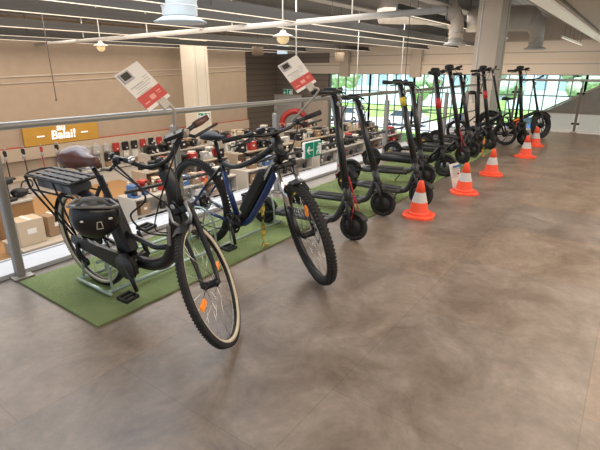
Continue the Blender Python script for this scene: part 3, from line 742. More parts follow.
# ---- hazard straps
def strap(loc, h, label, col1, col2, rz=0):
    t = thing('warning_strap', label, 'strap', loc, rz)
    rb = MB(); rings = []
    for i in range(15):
        z = h * (1 - i / 14); a = i * .55; w = .018 if 5 != i else .010
        rings.append([(w * math.cos(a), w * math.sin(a) - .004, z), (w * math.cos(a), w * math.sin(a) + .004, z), (-w * math.cos(a), -w * math.sin(a) + .004, z), (-w * math.cos(a), -w * math.sin(a) - .004, z)])
    rb.loft(rings).build('ribbon', col1, t)
    MB().ell((0, 0, h * .55), .02, .02, .03).build('knot', col2, t)
    MB().tube([(.0, 0, .012), (.045, -.02, .008)], .008, 6).tube([(.0, 0, .012), (-.04, -.03, .008)], .008, 6).build('loose_ends', col1, t)
TAPE = stripes_material('yellow_tape', (.60, .43, .06), (.30, .30, .06), 2, .055, .6, .5)
strap((2.835, 2.46, .017), .48, 'yellow warning strap hanging to the mat edge behind the mountain bike front wheel', TAPE, MATTE)
strap((8.5, 2.1, .017), .36, 'short orange and yellow warning strap beside the far scooters', stripes_material('orange_tape', (.70, .22, .03), (.55, .42, .05), 2, .2, .5, .5), MATTE)

# ------------------------------------------------------------------ scooters
def scooter(label, loc, head, wb=.99, rw=.135, H_=1.31, rake=.2, bar=.23, thick=.05, neck='tube', accent=None, bulky=False, steer=0., wide=.075, deckz=.17, lean=0.):
    root = thing('electric_scooter', label, 'scooter', loc, head, 'electric scooters in the row', lean)
    f = wb  # front axle x; rear axle x = 0
    slope = (rake) / (H_ - .3); ax = lambda h: f - .05 - (h - .3) * slope
    tilt = PI / 2 - math.atan(slope); M = steer_matrix((ax(.3), 0, .3), steer, tilt)
    ty = .030 if not bulky else .042
    def sw(name, c, MM=None):
        o = MB().torus(c, rw - ty, ty, 36, 10, 'y').build(name, RUBBER, root, MM)
        MB().lathe([(.02, -.05), (rw - ty * 1.9, -.035), (rw - ty * 1.6, -.012), (rw - ty * 1.6, .012), (rw - ty * 1.9, .035), (.02, .05)], c, 20, 'y').build('hub', MATTE if not bulky else mat('pale_hub', (.13, .13, .13), .35, metal=.6), o, MM)
        MB().torus((c[0], c[1], c[2]), rw - ty * 1.65, .006, 30, 6, 'y', 4.).build('rim_ring', DARKMET, o, MM)
        return o
    sw('rear_wheel', (0, 0, rw)); sw('front_wheel', (f, 0, rw), M)
    # deck
    d0, d1 = rw + .07, f - .26
    dk = MB().prism([(d0 - .05, deckz + .02), (d0, deckz - thick / 2), (d1, deckz - thick / 2), (d1 + .06, deckz), (d1 + .03, deckz + thick / 2), (d0, deckz + thick / 2)], -wide, wide)
    for sg in (-1, 1): dk.tube([(d0 - .02, sg * wide, deckz), (d1 + .03, sg * wide, deckz)], thick * .48, 8)
    dk = dk.build('deck', GREYPLA if not bulky else MATTE, root)
    MB().box(((d0 + d1) / 2, 0, deckz + thick / 2 + .003), (d1 - d0 - .06, wide * 1.9, .006)).build('grip_mat', RUBBER, dk)
    # neck from deck up to the head
    nk = MB()
    if bulky:
        nk.curve([(d1 - .02, 0, deckz), (d1 + .10, 0, deckz + .05), (ax(.42) - .04, 0, .40), (ax(.5), 0, .50)], [.045, .045, .04, .036], 10)
        nk.tube([(d1, .05, deckz + .02), (ax(.45), .03, .46)], .018, 8).tube([(d1, -.05, deckz + .02), (ax(.45), -.03, .46)], .018, 8)
    else:
        nk.curve([(d1 - .08, 0, deckz), (d1 + .03, 0, deckz + .005), (d1 + .10, 0, deckz + .06), (ax(.40) - .01, 0, .40)], [.034, .034, .032, .03], 10)
    nk.cyl((ax(.34), 0, .34), (ax(.5), 0, .5), .036, n=14)
    nk.build('neck', GREYPLA if not bulky else BLACK, root)
    # rear arms and fender
    ra = MB()
    for sg in (-1, 1): ra.tube([(d0 + .02, sg * .055, deckz), (0, sg * .06, rw)], [.018, .014], 8)
    ra.build('rear_fork', MATTE, root)
    def fender(name, c, a0, a1, MM=None, gap=.022):
        rings = []
        for i in range(16):
            a = R(a0) + R(a1 - a0) * i / 15; d = Vector((math.cos(a), 0, math.sin(a)))
            rings.append([Vector(c) + d * (rw + gap) + Vector((0, y, 0)) - d * (abs(y) * .4) for y in (-.05, -.03, 0, .03, .05)] + [Vector(c) + d * (rw + gap - .008) + Vector((0, y, 0)) - d * (abs(y) * .4) for y in (.05, .03, 0, -.03, -.05)])
        return MB().loft(rings).build(name, MATTE, root, MM)
    fender('rear_fender', (0, 0, rw), 20, 175)
    fender('front_fender', (f, 0, rw), 30, 135, M)
    MB().rbox((-.17, 0, rw + .06), (.02, .06, .035), .006).build('tail_light', REDREF, root)
    if accent != 'red': MB().box((-.02, -.066, rw + .005), (.10, .006, .022)).build('side_reflector', YELLOW, root)
    # stem group
    fk = MB()
    for sg in (-1, 1): fk.tube([(ax(.37), sg * .035, .37), (ax(.30) + .02, sg * .06, .27), (f, sg * .064, rw)], [.02, .018, .016], 8)
    if bulky:
        for sg in (-1, 1): fk.cyl((f - .01, sg * .075, rw + .04), (ax(.42), sg * .07, .43), .024, n=10)
        fk.rbox((ax(.44), 0, .44), (.08, .2, .05), .015)
    fk.rbox((ax(.36), 0, .35), (.07, .1, .06), .02)
    fk.build('fork', MATTE, root, M)
    MB().cyl((ax(.38), 0, .38), (ax(H_ - .03), 0, H_ - .03), .036 if not bulky else .038, .032 if not bulky else .034, n=14).build('stem', BLACK if accent != 'grey' else DARKMET, root, M)
    MB().rbox((ax(.52) + .0, 0, .52), (.075, .07, .085), .016).build('folding_latch', MATTE, root, M)
    if accent == 'yellow': MB().cyl((ax(1.12), 0, 1.12), (ax(1.21), 0, 1.21), .0365, n=14).build('yellow_sticker', YELLOW, root, M)
    if accent == 'red':
        MB().cyl((ax(.98), 0, .98), (ax(1.12), 0, 1.12), .040, n=14).build('red_band', REDPL, root, M)
    if accent == 'redcable': MB().curve([(ax(.6) + .05, -.02, .60), (ax(.45) + .08, -.03, .42), (ax(.3) + .05, -.04, .26), (f - .02, -.06, rw + .03)], .006, 6).curve([(ax(.5) + .04, .01, .5), (ax(.4) + .09, .02, .33), (f + .04, .03, rw + .1)], .005, 6).build('red_cable', REDPL, root, M)
    hx = ax(H_)
    MB().curve([(hx - .05, -bar, H_ + .005), (hx - .01, -bar * .55, H_), (hx + .01, 0, H_), (hx - .01, bar * .55, H_), (hx - .05, bar, H_ + .005)], .016, 10).rbox((hx, 0, H_ - .005), (.055, .09, .05), .014).build('handlebar', BLACK, root, M)
    MB().rbox((hx - .03, 0, H_ + .02), (.09, .075, .022), .008).build('display', MATTE, root, M)
    if bulky:
        MB().rbox((hx - .01, 0, H_ + .045), (.12, .11, .07), .02).build('control_box', MATTE, root, M)
        for sg in (-1, 1): MB().rbox((hx + .02, sg * bar * .55, H_ + .005), (.07, .06, .06), .015).build('switch_block', MATTE, root, M)
    for sg in (-1, 1):
        MB().tube([(hx - .022, sg * bar * .6, H_), (hx - .055, sg * (bar + .02), H_ + .006)], .022, 10).build('grip', RUBBER, root, M)
        MB().tube([(hx, sg * bar * .5, H_ - .005), (hx + .045, sg * bar * .6, H_ - .02), (hx + .01, sg * bar * .98, H_ - .03)], [.008, .007, .005], 6).build('brake_lever', DARKMET, root, M)
    MB().ell((ax(H_ - .1) + .04, 0, H_ - .1), .024, .028, .028).build('headlight', mat('lamp_lens', (.35, .35, .33), .15), root, M)
    MB().curve([(hx + .02, .10, H_ - .01), (hx + .12, .05, H_ - .08), (hx + .09, 0, H_ - .2), (ax(H_ - .35) + .03, 0, H_ - .35)], .0045, 6).curve([(hx + .02, -.10, H_ - .01), (hx + .10, -.05, H_ - .1), (ax(H_ - .3) + .03, -.01, H_ - .3)], .0045, 6).build('brake_cables', MATTE, root, M)
    MB().tube([(d1 - .05, wide * .8, deckz - .02), (d1 - .16, wide + .06, .01)], .008, 6).build('kickstand', DARKMET, root)
    return root
z0 = .0
scooter('first black scooter after the mountain bike, with thin red cable at its front wheel', (3.36, 2.89, z0), R(276), .99, .137, 1.325, .19, .25, accent='redcable', deckz=.165)
scooter('second black scooter from the mountain bike, with slim leaning stem and plain black finish', (4.11, 3.02, z0), R(280.5), 1.02, .14, 1.235, .30, .22, deckz=.15)
scooter('third black scooter, with yellow sticker on its stem, behind the nearest cone', (4.95, 2.84, z0), R(266), 1.02, .15, 1.37, .32, .24, accent='yellow', deckz=.15)
scooter('fourth black scooter, with thick deck tube, directly beside the yellow stickered one', (5.55, 3.14, z0), R(286), 1.03, .145, 1.33, .22, .22, thick=.07, deckz=.19)
scooter('bulky black dual-shock scooter with red band on its stem and wide deck', (6.50, 3.30, z0), R(273), 1.18, .155, 1.45, .22, .26, thick=.12, accent='red', bulky=True, wide=.11, deckz=.22, steer=R(12))
scooter('tall black scooter with long handlebar just right of the bulky red-banded one', (7.42, 3.36, z0), R(282), 1.18, .15, 1.5, .30, .30, accent='redcable', bulky=True, wide=.1, deckz=.21, steer=R(-38))
scooter('black scooter with straight plain stem, two places before the beige column', (8.30, 3.30, z0), R(273), 1.05, .14, 1.43, .30, .2, deckz=.17)
scooter('plain black scooter with upright stem, just before the beige column', (8.95, 3.35, z0), R(272), 1.05, .15, 1.42, .12, .2, deckz=.18, accent='grey')
scooter('black scooter with red stem band, in front of the beige column', (9.42, 3.3, z0), R(272), 1.08, .15, 1.5, .25, .24, bulky=True, wide=.09, deckz=.2, accent='red', steer=R(-30))
scooter('last tall black scooter near the end rail, left of the fat-tyred bike', (10.55, 2.85, z0), R(270), 1.02, .15, 1.50, .20, .25, bulky=True, wide=.09, deckz=.2, steer=R(-35))

# ---- small bikes at the far end
def small_bike(label, loc, head, Rw, tr, wb, seat_h, bar_h, steer, fat, accent):
    root = thing('folding_electric_bike', label, 'bicycle', loc, head, None, .05)
    ax = lambda h: wb - .03 - (h - Rw) * .3
    M = steer_matrix((ax(Rw), 0, Rw), steer, R(73))
    f = MB()
    f.curve([(ax(.62), 0, .62), (wb * .68, 0, .50), (wb * .42, 0, .36)], [.035, .04, .04], 10).cyl((ax(.55), 0, .55), (ax(.72), 0, .72), .03)
    f.cyl((wb * .43, 0, .30), (wb * .36, 0, .62), .024)
    for sg in (-1, 1): f.tube([(wb * .42, sg * .05, .33), (0, sg * .07, Rw)], .016, 8).tube([(wb * .37, sg * .03, .58), (0, sg * .07, Rw)], .012, 8)
    f.build('frame', BLACK, root)
    MB().rbox((wb * .55, -.045, .44), (.22, .012, .035), .005, Matrix.Rotation(R(-25), 3, 'Y')).build('frame_stripe', accent, root)
    MB().cyl((wb * .36, 0, .60), (wb * .30, 0, seat_h - .03), .016).build('seat_post', DARKMET, root)
    saddle_mb((wb * .30, 0, seat_h), .27, .17, .08).build('saddle', MATTE, root)
    for nm, c, MM in (('rear_wheel', (0, 0, Rw), None), ('front_wheel', (wb, 0, Rw), M)):
        w = MB().torus(c, Rw - tr, tr, 40, 10, 'y').build(nm, RUBBER, root, MM)
        MB().torus(c, Rw - tr * 2, tr * .45, 36, 6, 'y', 1.4).build('rim', DARKMET, w, MM)
        MB().lathe([(.015, -.06), (.06, -.04), (.06, .04), (.015, .06)], c, 14, 'y').build('hub', MATTE, w, MM)
        for k in range(10):
            a = 2 * PI * k / 10
            MB().cyl((c[0], 0, c[2]), (c[0] + math.cos(a) * (Rw - tr * 2), 0, c[2] + math.sin(a) * (Rw - tr * 2)), .006 if not fat else .009, n=5).build('spoke', SILVER if not fat else MATTE, w, MM)
        mg = []
        for i in range(16):
            a = R(35) + R(120) * i / 15; d = Vector((math.cos(a), 0, math.sin(a)))
            mg.append([Vector(c) + d * (Rw + .02) + Vector((0, y, 0)) - d * abs(y) * .3 for y in (-tr, 0, tr)])
        MB().loft(mg, False, False).build('mudguard', MATTE, root, MM)
    fk = MB()
    for sg in (-1, 1): fk.tube([(ax(.55), sg * (tr + .03), .55), (wb, sg * (tr + .03), Rw)], [.02, .016], 8)
    fk.rbox((ax(.56), 0, .56), (.06, 2 * tr + .1, .05), .012)
    fk.build('fork', BLACK, root, M)
    MB().cyl((ax(.7), 0, .7), (ax(bar_h), 0, bar_h), .024, n=12).build('stem', BLACK, root, M)
    hx = ax(bar_h)
    MB().curve([(hx - .06, -.29, bar_h + .03), (hx, -.12, bar_h + .01), (hx, .12, bar_h + .01), (hx - .06, .29, bar_h + .03)], .013, 10).build('handlebar', BLACK, root, M)
    for sg in (-1, 1):
        MB().tube([(hx - .03, sg * .2, bar_h + .02), (hx - .065, sg * .31, bar_h + .032)], .02, 10).build('grip', RUBBER, root, M)
        MB().tube([(hx, sg * .16, bar_h), (hx + .05, sg * .19, bar_h - .01), (hx + .02, sg * .29, bar_h - .02)], .007, 6).build('brake_lever', DARKMET, root, M)
    MB().ell((hx + .05, 0, bar_h - .08), .035, .04, .04).build('headlight', mat('lamp_lens', (.35, .35, .33), .15), root, M)
    for sg, a in ((-1, R(-60)), (1, R(120))):
        MB().tube([(wb * .42, sg * .08, .30), (wb * .42 + math.cos(a) * .15, sg * .1, .30 + math.sin(a) * .15)], .013, 8).rbox((wb * .42 + math.cos(a) * .15, sg * .15, .30 + math.sin(a) * .15), (.08, .09, .02), .004).build('crank_arm', MATTE, root)
    MB().lathe([(.09, -.075), (.09, -.065)], (wb * .42, 0, .30), 24, 'y').build('chainring', DARKMET, root)
    return root
small_bike('small black folding bike with tall seat post before the beige column', (10.16, 3.1, 0), R(275), .24, .028, .98, 1.05, 1.5, R(-15), False, GREYPLA)
small_bike('black fat-tyred electric bike with big front wheel at the end of the row', (11.35, 2.75, 0), R(290), .30, .055, 1.12, .88, 1.30, R(40), True, ORANGE)

# ------------------------------------------------------------------ cones
def cone(loc, label, rz, first=[None]):
    if first[0] is None:
        t = thing('traffic_cone', label, 'cone', loc, rz, 'orange traffic cones along the row')
        b = MB(); rings = []
        for z, w in ((0, .165), (.022, .165), (.03, .152)):
            c_ = w * .55
            rings.append([(x, y, z) for x, y in ((-c_, -w), (c_, -w), (w, -c_), (w, c_), (c_, w), (-c_, w), (-w, c_), (-w, -c_))])
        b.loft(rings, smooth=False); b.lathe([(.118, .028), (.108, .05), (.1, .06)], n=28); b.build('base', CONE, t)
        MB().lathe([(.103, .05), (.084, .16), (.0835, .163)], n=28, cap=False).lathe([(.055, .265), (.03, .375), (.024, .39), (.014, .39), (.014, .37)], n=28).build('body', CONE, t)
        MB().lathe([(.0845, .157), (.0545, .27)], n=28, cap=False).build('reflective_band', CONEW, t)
        first[0] = t; return t
    return dup(first[0], loc, rz, label)
for loc, rz, lb in [((4.53, 1.70, 0), .2, 'orange traffic cone nearest the camera, before the third scooter wheel'),
                    ((5.80, 1.60, 0), .5, 'orange traffic cone with a white leaflet leaning on it'),
                    ((7.12, 1.60, 0), .3, 'orange traffic cone third from the camera, standing alone on the tiles'),
                    ((9.02, 1.48, 0), .7, 'orange traffic cone fourth from the camera, in front of the farthest one'),
                    ((10.52, 1.58, 0), .4, 'orange traffic cone farthest away, by the fat front bike wheel')]: cone(loc, lb, rz)
t = thing('leaflet_stand', 'white printed leaflet card leaning beside the second cone', 'leaflet', (5.98, 1.78, 0), R(-40))
rt = Matrix.Rotation(R(-10), 3, 'Y') @ Matrix.Rotation(R(-12), 3, 'X')
MB().box((0, 0, .17), (.14, .006, .33), rt).build('card', CARD, t)
q = MB().box((0, -.006, .30), (.12, .004, .03), rt)
q.m(1)
for k in range(9): q.box((-.012 + .008 * (k % 2), -.006 - .0 * k, .26 - .026 * k), (.085, .003, .008), rt)
q.m(2).box((.03, -.0065, .2), (.03, .003, .025), rt)
q.build('print', [mat('blue_print', (.05, .14, .3), .6), INK, CARDRED], t)

# ------------------------------------------------------------------ shop sign on the back wall
t = thing('shop_sign', 'mustard shop sign panel with white brush lettering on the beige wall', 'sign', (10.9, 21.9, -1.3))
# panel 3.6 wide
MB().box((0, 0, 0), (3.55, .1, .95)).build('panel', MUSTARD, t)
for s_, size, dx, dz in (('au', .44, -.08, .12), ('Balai!', .56, .0, -.26)):
    mb_ = text_mb(s_, size, .02, .008, shear=.1)
    X = Matrix.Translation((dx, -.075, dz)) @ Matrix.Rotation(PI / 2, 4, 'X')
    mb_.build('lettering', LETTER, t, X)
for sg in (-1, 1): MB().rbox((sg * 1.05, -.075, -.08), (.34, .03, .06), .01).build('dash', LETTER, t)

# exit signs
def exit_sign(loc, rz, label, s, top, fac):
    t = thing('exit_sign', label, 'sign', loc, rz, 'green exit signs')
    MB().rbox((0, .02, 0), (1.06 * s, .05, .58 * s), .01).build('casing', SIGNWHITE, t)
    MB().box((-.27 * s, -.008, 0), (.48 * s, .012, .54 * s)).build('arrow_panel', GREENSIGN, t)
    MB().box((.27 * s, -.008, 0), (.48 * s, .012, .54 * s)).build('runner_panel', GREENSIGN, t)
    a = MB().tube([(-.42 * s, -.02, 0), (-.12 * s, -.02, 0)], .03 * s, 6).tube([(-.30 * s, -.02, .13 * s), (-.43 * s, -.02, 0), (-.30 * s, -.02, -.13 * s)], .03 * s, 6)
    a.build('arrow', SIGNWHITE, t)
    r_ = MB().ell((.30 * s, -.02, .17 * s), .045 * s, .012, .045 * s).tube([(.29 * s, -.02, .12 * s), (.26 * s, -.02, -.02 * s)], .045 * s, 6).tube([(.26 * s, -.02, -.02 * s), (.18 * s, -.02, -.09 * s), (.16 * s, -.02, -.2 * s)], .028 * s, 6).tube([(.26 * s, -.02, -.02 * s), (.34 * s, -.02, -.10 * s), (.28 * s, -.02, -.2 * s)], .028 * s, 6).tube([(.29 * s, -.02, .1 * s), (.18 * s, -.02, .05 * s)], .022 * s, 6).tube([(.29 * s, -.02, .1 * s), (.38 * s, -.02, .02 * s)], .022 * s, 6).box((.42 * s, -.016, -.02 * s), (.09 * s, .006, .4 * s))
    r_.build('running_figure', SIGNWHITE, t)
    if top: MB().cyl((-.4 * s, .02, .3 * s), (-.4 * s, .02, top - loc[2]), .006, n=5).cyl((.4 * s, .02, .3 * s), (.4 * s, .02, top - loc[2]), .006, n=5).build('hanging_cable', mat('thin_cable', (.3, .3, .3), .5), t)
exit_sign((5.19, 3.545, .455), 0, 'green exit sign with white arrow fixed on the dark mid rail', .385, None, 0)
exit_sign((29.7, 25.0 - 2.2, -.2), R(-90), 'small green exit sign on the white panel in the far corner', .9, None, 0)
exit_sign((17.8, 19.6, -.95), R(-45), 'small green exit sign beside the tall white column', .62, 4.25, 0)

# ------------------------------------------------------------------ shop floor below
rnd = random.Random(11)
SHELFW = mat('shelf_white', (.46, .43, .39), .5)
SHELFB = mat('shelf_beige', (.40, .33, .25), .6)
PC = {'black': (.014, .014, .016), 'white': (.62, .60, .57), 'grey': (.20, .20, .205), 'red': (.40, .035, .03), 'brown': (.30, .19, .11), 'beige': (.50, .40, .29), 'blue': (.05, .12, .28), 'silver': (.42, .42, .42), 'orange': (.55, .16, .04), 'green': (.06, .22, .10)}
PM = {k: mat('product_' + k, v, .45) for k, v in PC.items()}

def gondola(loc, rz, L, label, H_=1.45, m=SHELFW):
    t = thing('shelf_unit', label, 'shelf', loc, rz, 'low shop shelf units')
    MB().box((0, 0, .06), (L, .9, .12)).build('base', m, t)
    MB().box((0, 0, H_ / 2), (L, .05, H_)).build('back_panel', m, t)
    for k, z in enumerate((.5, .92)): MB().box((0, 0, z), (L, .8, .03)).build('shelf_board', m, t)
    MB().box((0, 0, H_ - .02), (L, .86, .04)).build('top_board', m, t)
    for sx in (-1, 1): MB().box((sx * L / 2, 0, H_ / 2), (.04, .86, H_)).build('end_panel', m, t)
    return t
def P_carton(c):
    w, d, h = .34, .28, .36
    return MB().rbox((0, 0, h / 2), (w, d, h), .008).m(1).box((0, -d / 2 - .002, h * .55), (w * .35, .004, h * .2)).box((0, 0, h + .001), (.05, d, .003)), [PM[c], CARD]
def P_bottle(c):
    return MB().lathe([(.07, 0), (.075, .02), (.075, .22), (.03, .29), (.028, .33)], n=12).m(1).lathe([(.034, .33), (.034, .38)], n=10).box((0, -.074, .12), (.08, .006, .12)), [PM[c], CARD]
def P_coffee(c):
    return MB().rbox((0, .09, .19), (.26, .14, .38), .02).rbox((0, -.04, .33), (.26, .2, .1), .02).rbox((0, -.05, .025), (.26, .2, .05), .01).m(1).lathe([(.05, .06), (.06, .1), (.06, .17), (.05, .18)], (0, -.06, 0), 12).box((0, -.142, .34), (.12, .004, .04)), [PM[c], GREYPLA if c != 'grey' else CARD]
def P_kettle(c):
    return MB().lathe([(.09, 0), (.10, .03), (.085, .16), (.06, .22), (.02, .24)], n=14).m(1).curve([(.06, 0, .2), (.15, 0, .2), (.15, 0, .08), (.09, 0, .05)], .013, 6, 4).ell((0, 0, .25), .02, .02, .015), [PM[c], MATTE]
def P_stick(c):
    return MB().rbox((0, -.04, .035), (.26, .14, .07), .015).tube([(0, 0, .06), (0, .05, .78)], .018, 8).rbox((0, .05, .86), (.09, .13, .2), .03).m(1).tube([(0, .06, .62), (0, .06, .82)], .055, 12).curve([(0, .05, .95), (0, -.02, 1.02), (0, .08, 1.04), (0, .11, .92)], .016, 6, 4), [PM[c], PM['silver' if c != 'silver' else 'black']]
def P_canister(c):
    return MB().ell((0, 0, .16), .26, .16, .15).m(1).lathe([(.09, -.17), (.09, -.13)], (-.1, 0, .1), 14, 'y').lathe([(.09, .13), (.09, .17)], (-.1, 0, .1), 14, 'y').curve([(.2, 0, .22), (.4, 0, .35), (.34, .16, .5), (.1, .2, .42), (.05, .2, .1), (.3, .22, .04)], .022, 8, 4), [PM[c], MATTE]
def P_bag(c):
    return MB().rbox((0, -.07, -.28), (.36, .12, .44), .05).rbox((0, -.14, -.36), (.26, .05, .22), .02).m(1).torus((0, -.05, -.04), .06, .012, 14, 6, 'y').box((.02, -.167, -.36), (.09, .004, .06)), [PM[c], CARD]
def P_basket(c):
    b = MB()
    for i in range(10):
        a = 2 * PI * i / 10; b.tube([(.16 * math.cos(a), .16 * math.sin(a), 0), (.22 * math.cos(a), .22 * math.sin(a), .8)], .014, 5)
    for z, r_ in ((.02, .16), (.4, .19), (.8, .22)): b.torus((0, 0, z), r_, .016, 20, 6, 'z')
    return b, [PM[c]]
MAKERS = dict(carton=P_carton, bottle=P_bottle, coffee_machine=P_coffee, kettle=P_kettle, stick_vacuum=P_stick, canister_vacuum=P_canister, hanging_bag=P_bag, wire_basket=P_basket)
WORD = dict(carton='carton', bottle='bottle', coffee_machine='coffee machine', kettle='kettle', stick_vacuum='stick vacuum cleaner', canister_vacuum='canister vacuum cleaner', hanging_bag='hanging bag', wire_basket='wire basket')
CATW = dict(carton='box', bottle='bottle', coffee_machine='coffee machine', kettle='kettle', stick_vacuum='vacuum cleaner', canister_vacuum='vacuum cleaner', hanging_bag='bag', wire_basket='basket')
SRC = {}
def product(kind, c, loc, rz, label, group, s=1.):
    k = (kind, c)
    if k not in SRC:
        mb_, ms = MAKERS[kind](c); o = mb_.build(kind, ms); SRC[k] = o
    else:
        o = SRC[k].copy(); COL.objects.link(o)
    o.location = loc; o.rotation_euler = (0, 0, rz); o.scale = (s, s, s)
    return tag(o, label, CATW[kind], group)
ORD = ['first', 'second', 'third', 'fourth', 'fifth', 'sixth', 'seventh', 'eighth', 'ninth', 'tenth', 'eleventh', 'twelfth', 'thirteenth', 'fourteenth', 'fifteenth', 'sixteenth']
ROWS = [(11.6, (9.4, 14.2, 19.0, 23.8), 'front', SHELFW), (14.4, (11.8, 16.6, 21.4, 26.2), 'middle', SHELFB), (17.4, (14.2, 19.0, 23.8), 'rear', SHELFW)]
SPOT = ['leftmost', 'second', 'third', 'rightmost']
for y, xs, rn, m in ROWS:
    for i, x in enumerate(xs):
        sp = SPOT[i] if i < len(xs) - 1 else 'rightmost'
        un = '%s %s shelf unit' % (sp, rn)
        gondola((x, y, LOW), 0, 4.2, 'low %s %s on the shop floor below' % ('white' if m is SHELFW else 'beige', un), 1.45, m)
        for k in range(11):
            kind = rnd.choice(['carton', 'carton', 'coffee_machine', 'coffee_machine', 'kettle', 'bottle'])
            c = rnd.choice(['black', 'black', 'black', 'black', 'black', 'white', 'white', 'grey', 'red', 'brown', 'beige', 'silver', 'black', 'blue'])
            product(kind, c, (x - 1.9 + .37 * k, y - .12 + rnd.uniform(-.1, .1), LOW + 1.45), rnd.uniform(-.3, .3), '%s %s, %s from left along the top of the %s' % (c, WORD[kind], ORD[k], un), 'goods on the %s' % un, rnd.uniform(.85, 1.15))
        for k in range(9):
            kind = rnd.choice(['carton', 'coffee_machine', 'carton']); c = rnd.choice(['black', 'black', 'brown', 'grey', 'black', 'silver'])
            product(kind, c, (x - 1.85 + .46 * k, y - .22, LOW + .515), 0, '%s %s, %s from left on the lower board, %s' % (c, WORD[kind], ORD[k], un), 'goods on the %s' % un, .98)
        for k in range(8):
            kind = rnd.choice(['coffee_machine', 'kettle', 'bottle']); c = rnd.choice(['black', 'black', 'white', 'red', 'black', 'beige'])
            product(kind, c, (x - 1.8 + .5 * k, y + .27, LOW + 1.45), rnd.uniform(-.4, .4), '%s %s, %s from left in the back line atop the %s' % (c, WORD[kind], ORD[k], un), 'goods on the %s' % un, rnd.uniform(.9, 1.3))
        for k in range(6):
            kind = rnd.choice(['carton', 'coffee_machine', 'kettle']); c = rnd.choice(['black', 'white', 'red', 'brown', 'grey', 'black'])
            product(kind, c, (x - 1.75 + .7 * k, y - .25, LOW + .935), 0, '%s %s, %s from left on the upper board, %s' % (c, WORD[kind], ORD[k], un), 'goods on the %s' % un, .95)
# back wall: bag display, vacuum shelf
peg = thing('wall_display_panel', 'pale wall panel with hooks carrying the hanging bags under the mustard sign', 'display panel', (15.2, 21.84, LOW))
MB().box((0, .03, .75), (9.6, .05, 1.36)).build('panel', mat('pale_peg_panel', (.50, .44, .36), .6), peg)
MB().box((0, -.25, .2), (9.6, .5, .05)).box((0, -.25, .06), (9.6, .46, .12)).build('shelf_board', SHELFW, peg)
ORD += ['seventeenth', 'eighteenth']
for r_ in range(3):
    for k in range(17):
        c = rnd.choice(['black', 'black', 'black', 'grey', 'brown', 'black', 'red', 'white', 'silver'])
        product('hanging_bag', c, (10.75 + .55 * k, 21.84, LOW + 1.46 - .46 * r_), 0, '%s hanging bag, %s from left, %s row of the wall display' % (c, ORD[k], ('upper', 'middle', 'lower')[r_]), 'bags on the wall display', rnd.uniform(.85, 1.05))
vs = thing('display_counter', 'long white counter at the far left wall carrying upright vacuum cleaners', 'counter', (7.3, 20.6, LOW))
MB().box((0, 0, .3), (6.2, .9, .6)).build('body', SHELFW, vs); MB().box((0, 0, .63), (6.3, 1.0, .06)).build('top_board', SHELFB, vs)
for k in range(8):
    c = ['black', 'grey', 'black', 'silver', 'black', 'black', 'red', 'black'][k]
    product('stick_vacuum', c, (4.9 + .72 * k, 20.6, LOW + .66), rnd.uniform(-.6, .6), '%s stick vacuum cleaner, %s from left on the white wall counter' % (c, ORD[k]), 'stick vacuum cleaners', 1.25)
# display podium on the wooden zone at the left
pd = thing('display_podium', 'brown wooden display podium with pale top on the wood floor at far left', 'podium', (5.6, 15.3, LOW + .03))
MB().rbox((0, 0, .55), (1.0, .9, 1.1), .02).build('body', mat('podium_wood', (.30, .17, .075), .5), pd); MB().box((0, 0, 1.12), (1.06, .96, .05)).build('top_board', SHELFW, pd)
product('coffee_machine', 'black', (5.45, 15.2, LOW + 1.18), .2, 'large black coffee machine on the brown podium, left', None, 1.9)
product('canister_vacuum', 'black', (5.95, 15.3, LOW + 1.18), -.5, 'black canister vacuum cleaner on the brown podium', None, 1.)
pw = thing('display_podium', 'wide white display plinth in front of the brown podium at far left', 'podium', (6.0, 13.2, LOW + .03))
MB().rbox((0, 0, .18), (2.6, 1.3, .36), .02).build('body', SHELFB, pw); MB().box((0, 0, .37), (2.66, 1.36, .03)).build('top_board', mat('plinth_top', (.46, .40, .33), .5), pw)
for k, (x, y, c, s_) in enumerate([(5.1, 13.1, 'beige', 2.0), (5.9, 13.3, 'brown', 1.7), (5.9, 13.3, 'beige', 0)]):
    if s_: product('carton', c, (x, y, LOW + .415), .1 * k, 'large %s cardboard box on the white display plinth, %s one' % (c, ('left', 'right')[k]), None, s_)
product('canister_vacuum', 'black', (6.75, 13.0, LOW + .415), .3, 'black canister vacuum cleaner on the white plinth beside the cardboard boxes', None, 1.1)
product('canister_vacuum', 'silver', (7.6, 14.6, LOW + .03), 1.0, 'silver canister vacuum cleaner standing on the wood floor', None, 1.2)
product('canister_vacuum', 'grey', (8.0, 12.1, LOW + .03), -.6, 'grey canister vacuum cleaner standing on the wood floor right of the plinth', None, 1.2)
for k in range(12):
    c = ['black', 'white', 'black', 'grey', 'red', 'black', 'silver', 'black', 'white', 'black', 'silver', 'black'][k]
    product('stick_vacuum', c, (8.6 + .42 * k, 13.1 + .16 * (k % 2), LOW), rnd.uniform(-.3, .3), '%s stick vacuum cleaner standing on the floor, %s from left behind the city bike' % (c, ORD[k]), 'floor vacuum cleaners', 1.4)
for k in range(7):
    x = 12.6 + .75 * k
    product('wire_basket', 'white', (x, 9.2 + .35 * (k % 2), LOW), 0, 'white wire basket stand below the exit sign, %s from left' % ORD[k], 'white wire basket stands', 1.1)
product('carton', 'orange', (12.98, 9.55, LOW + .88), .3, 'bright orange carton on top of a white wire basket stand', None, .8)
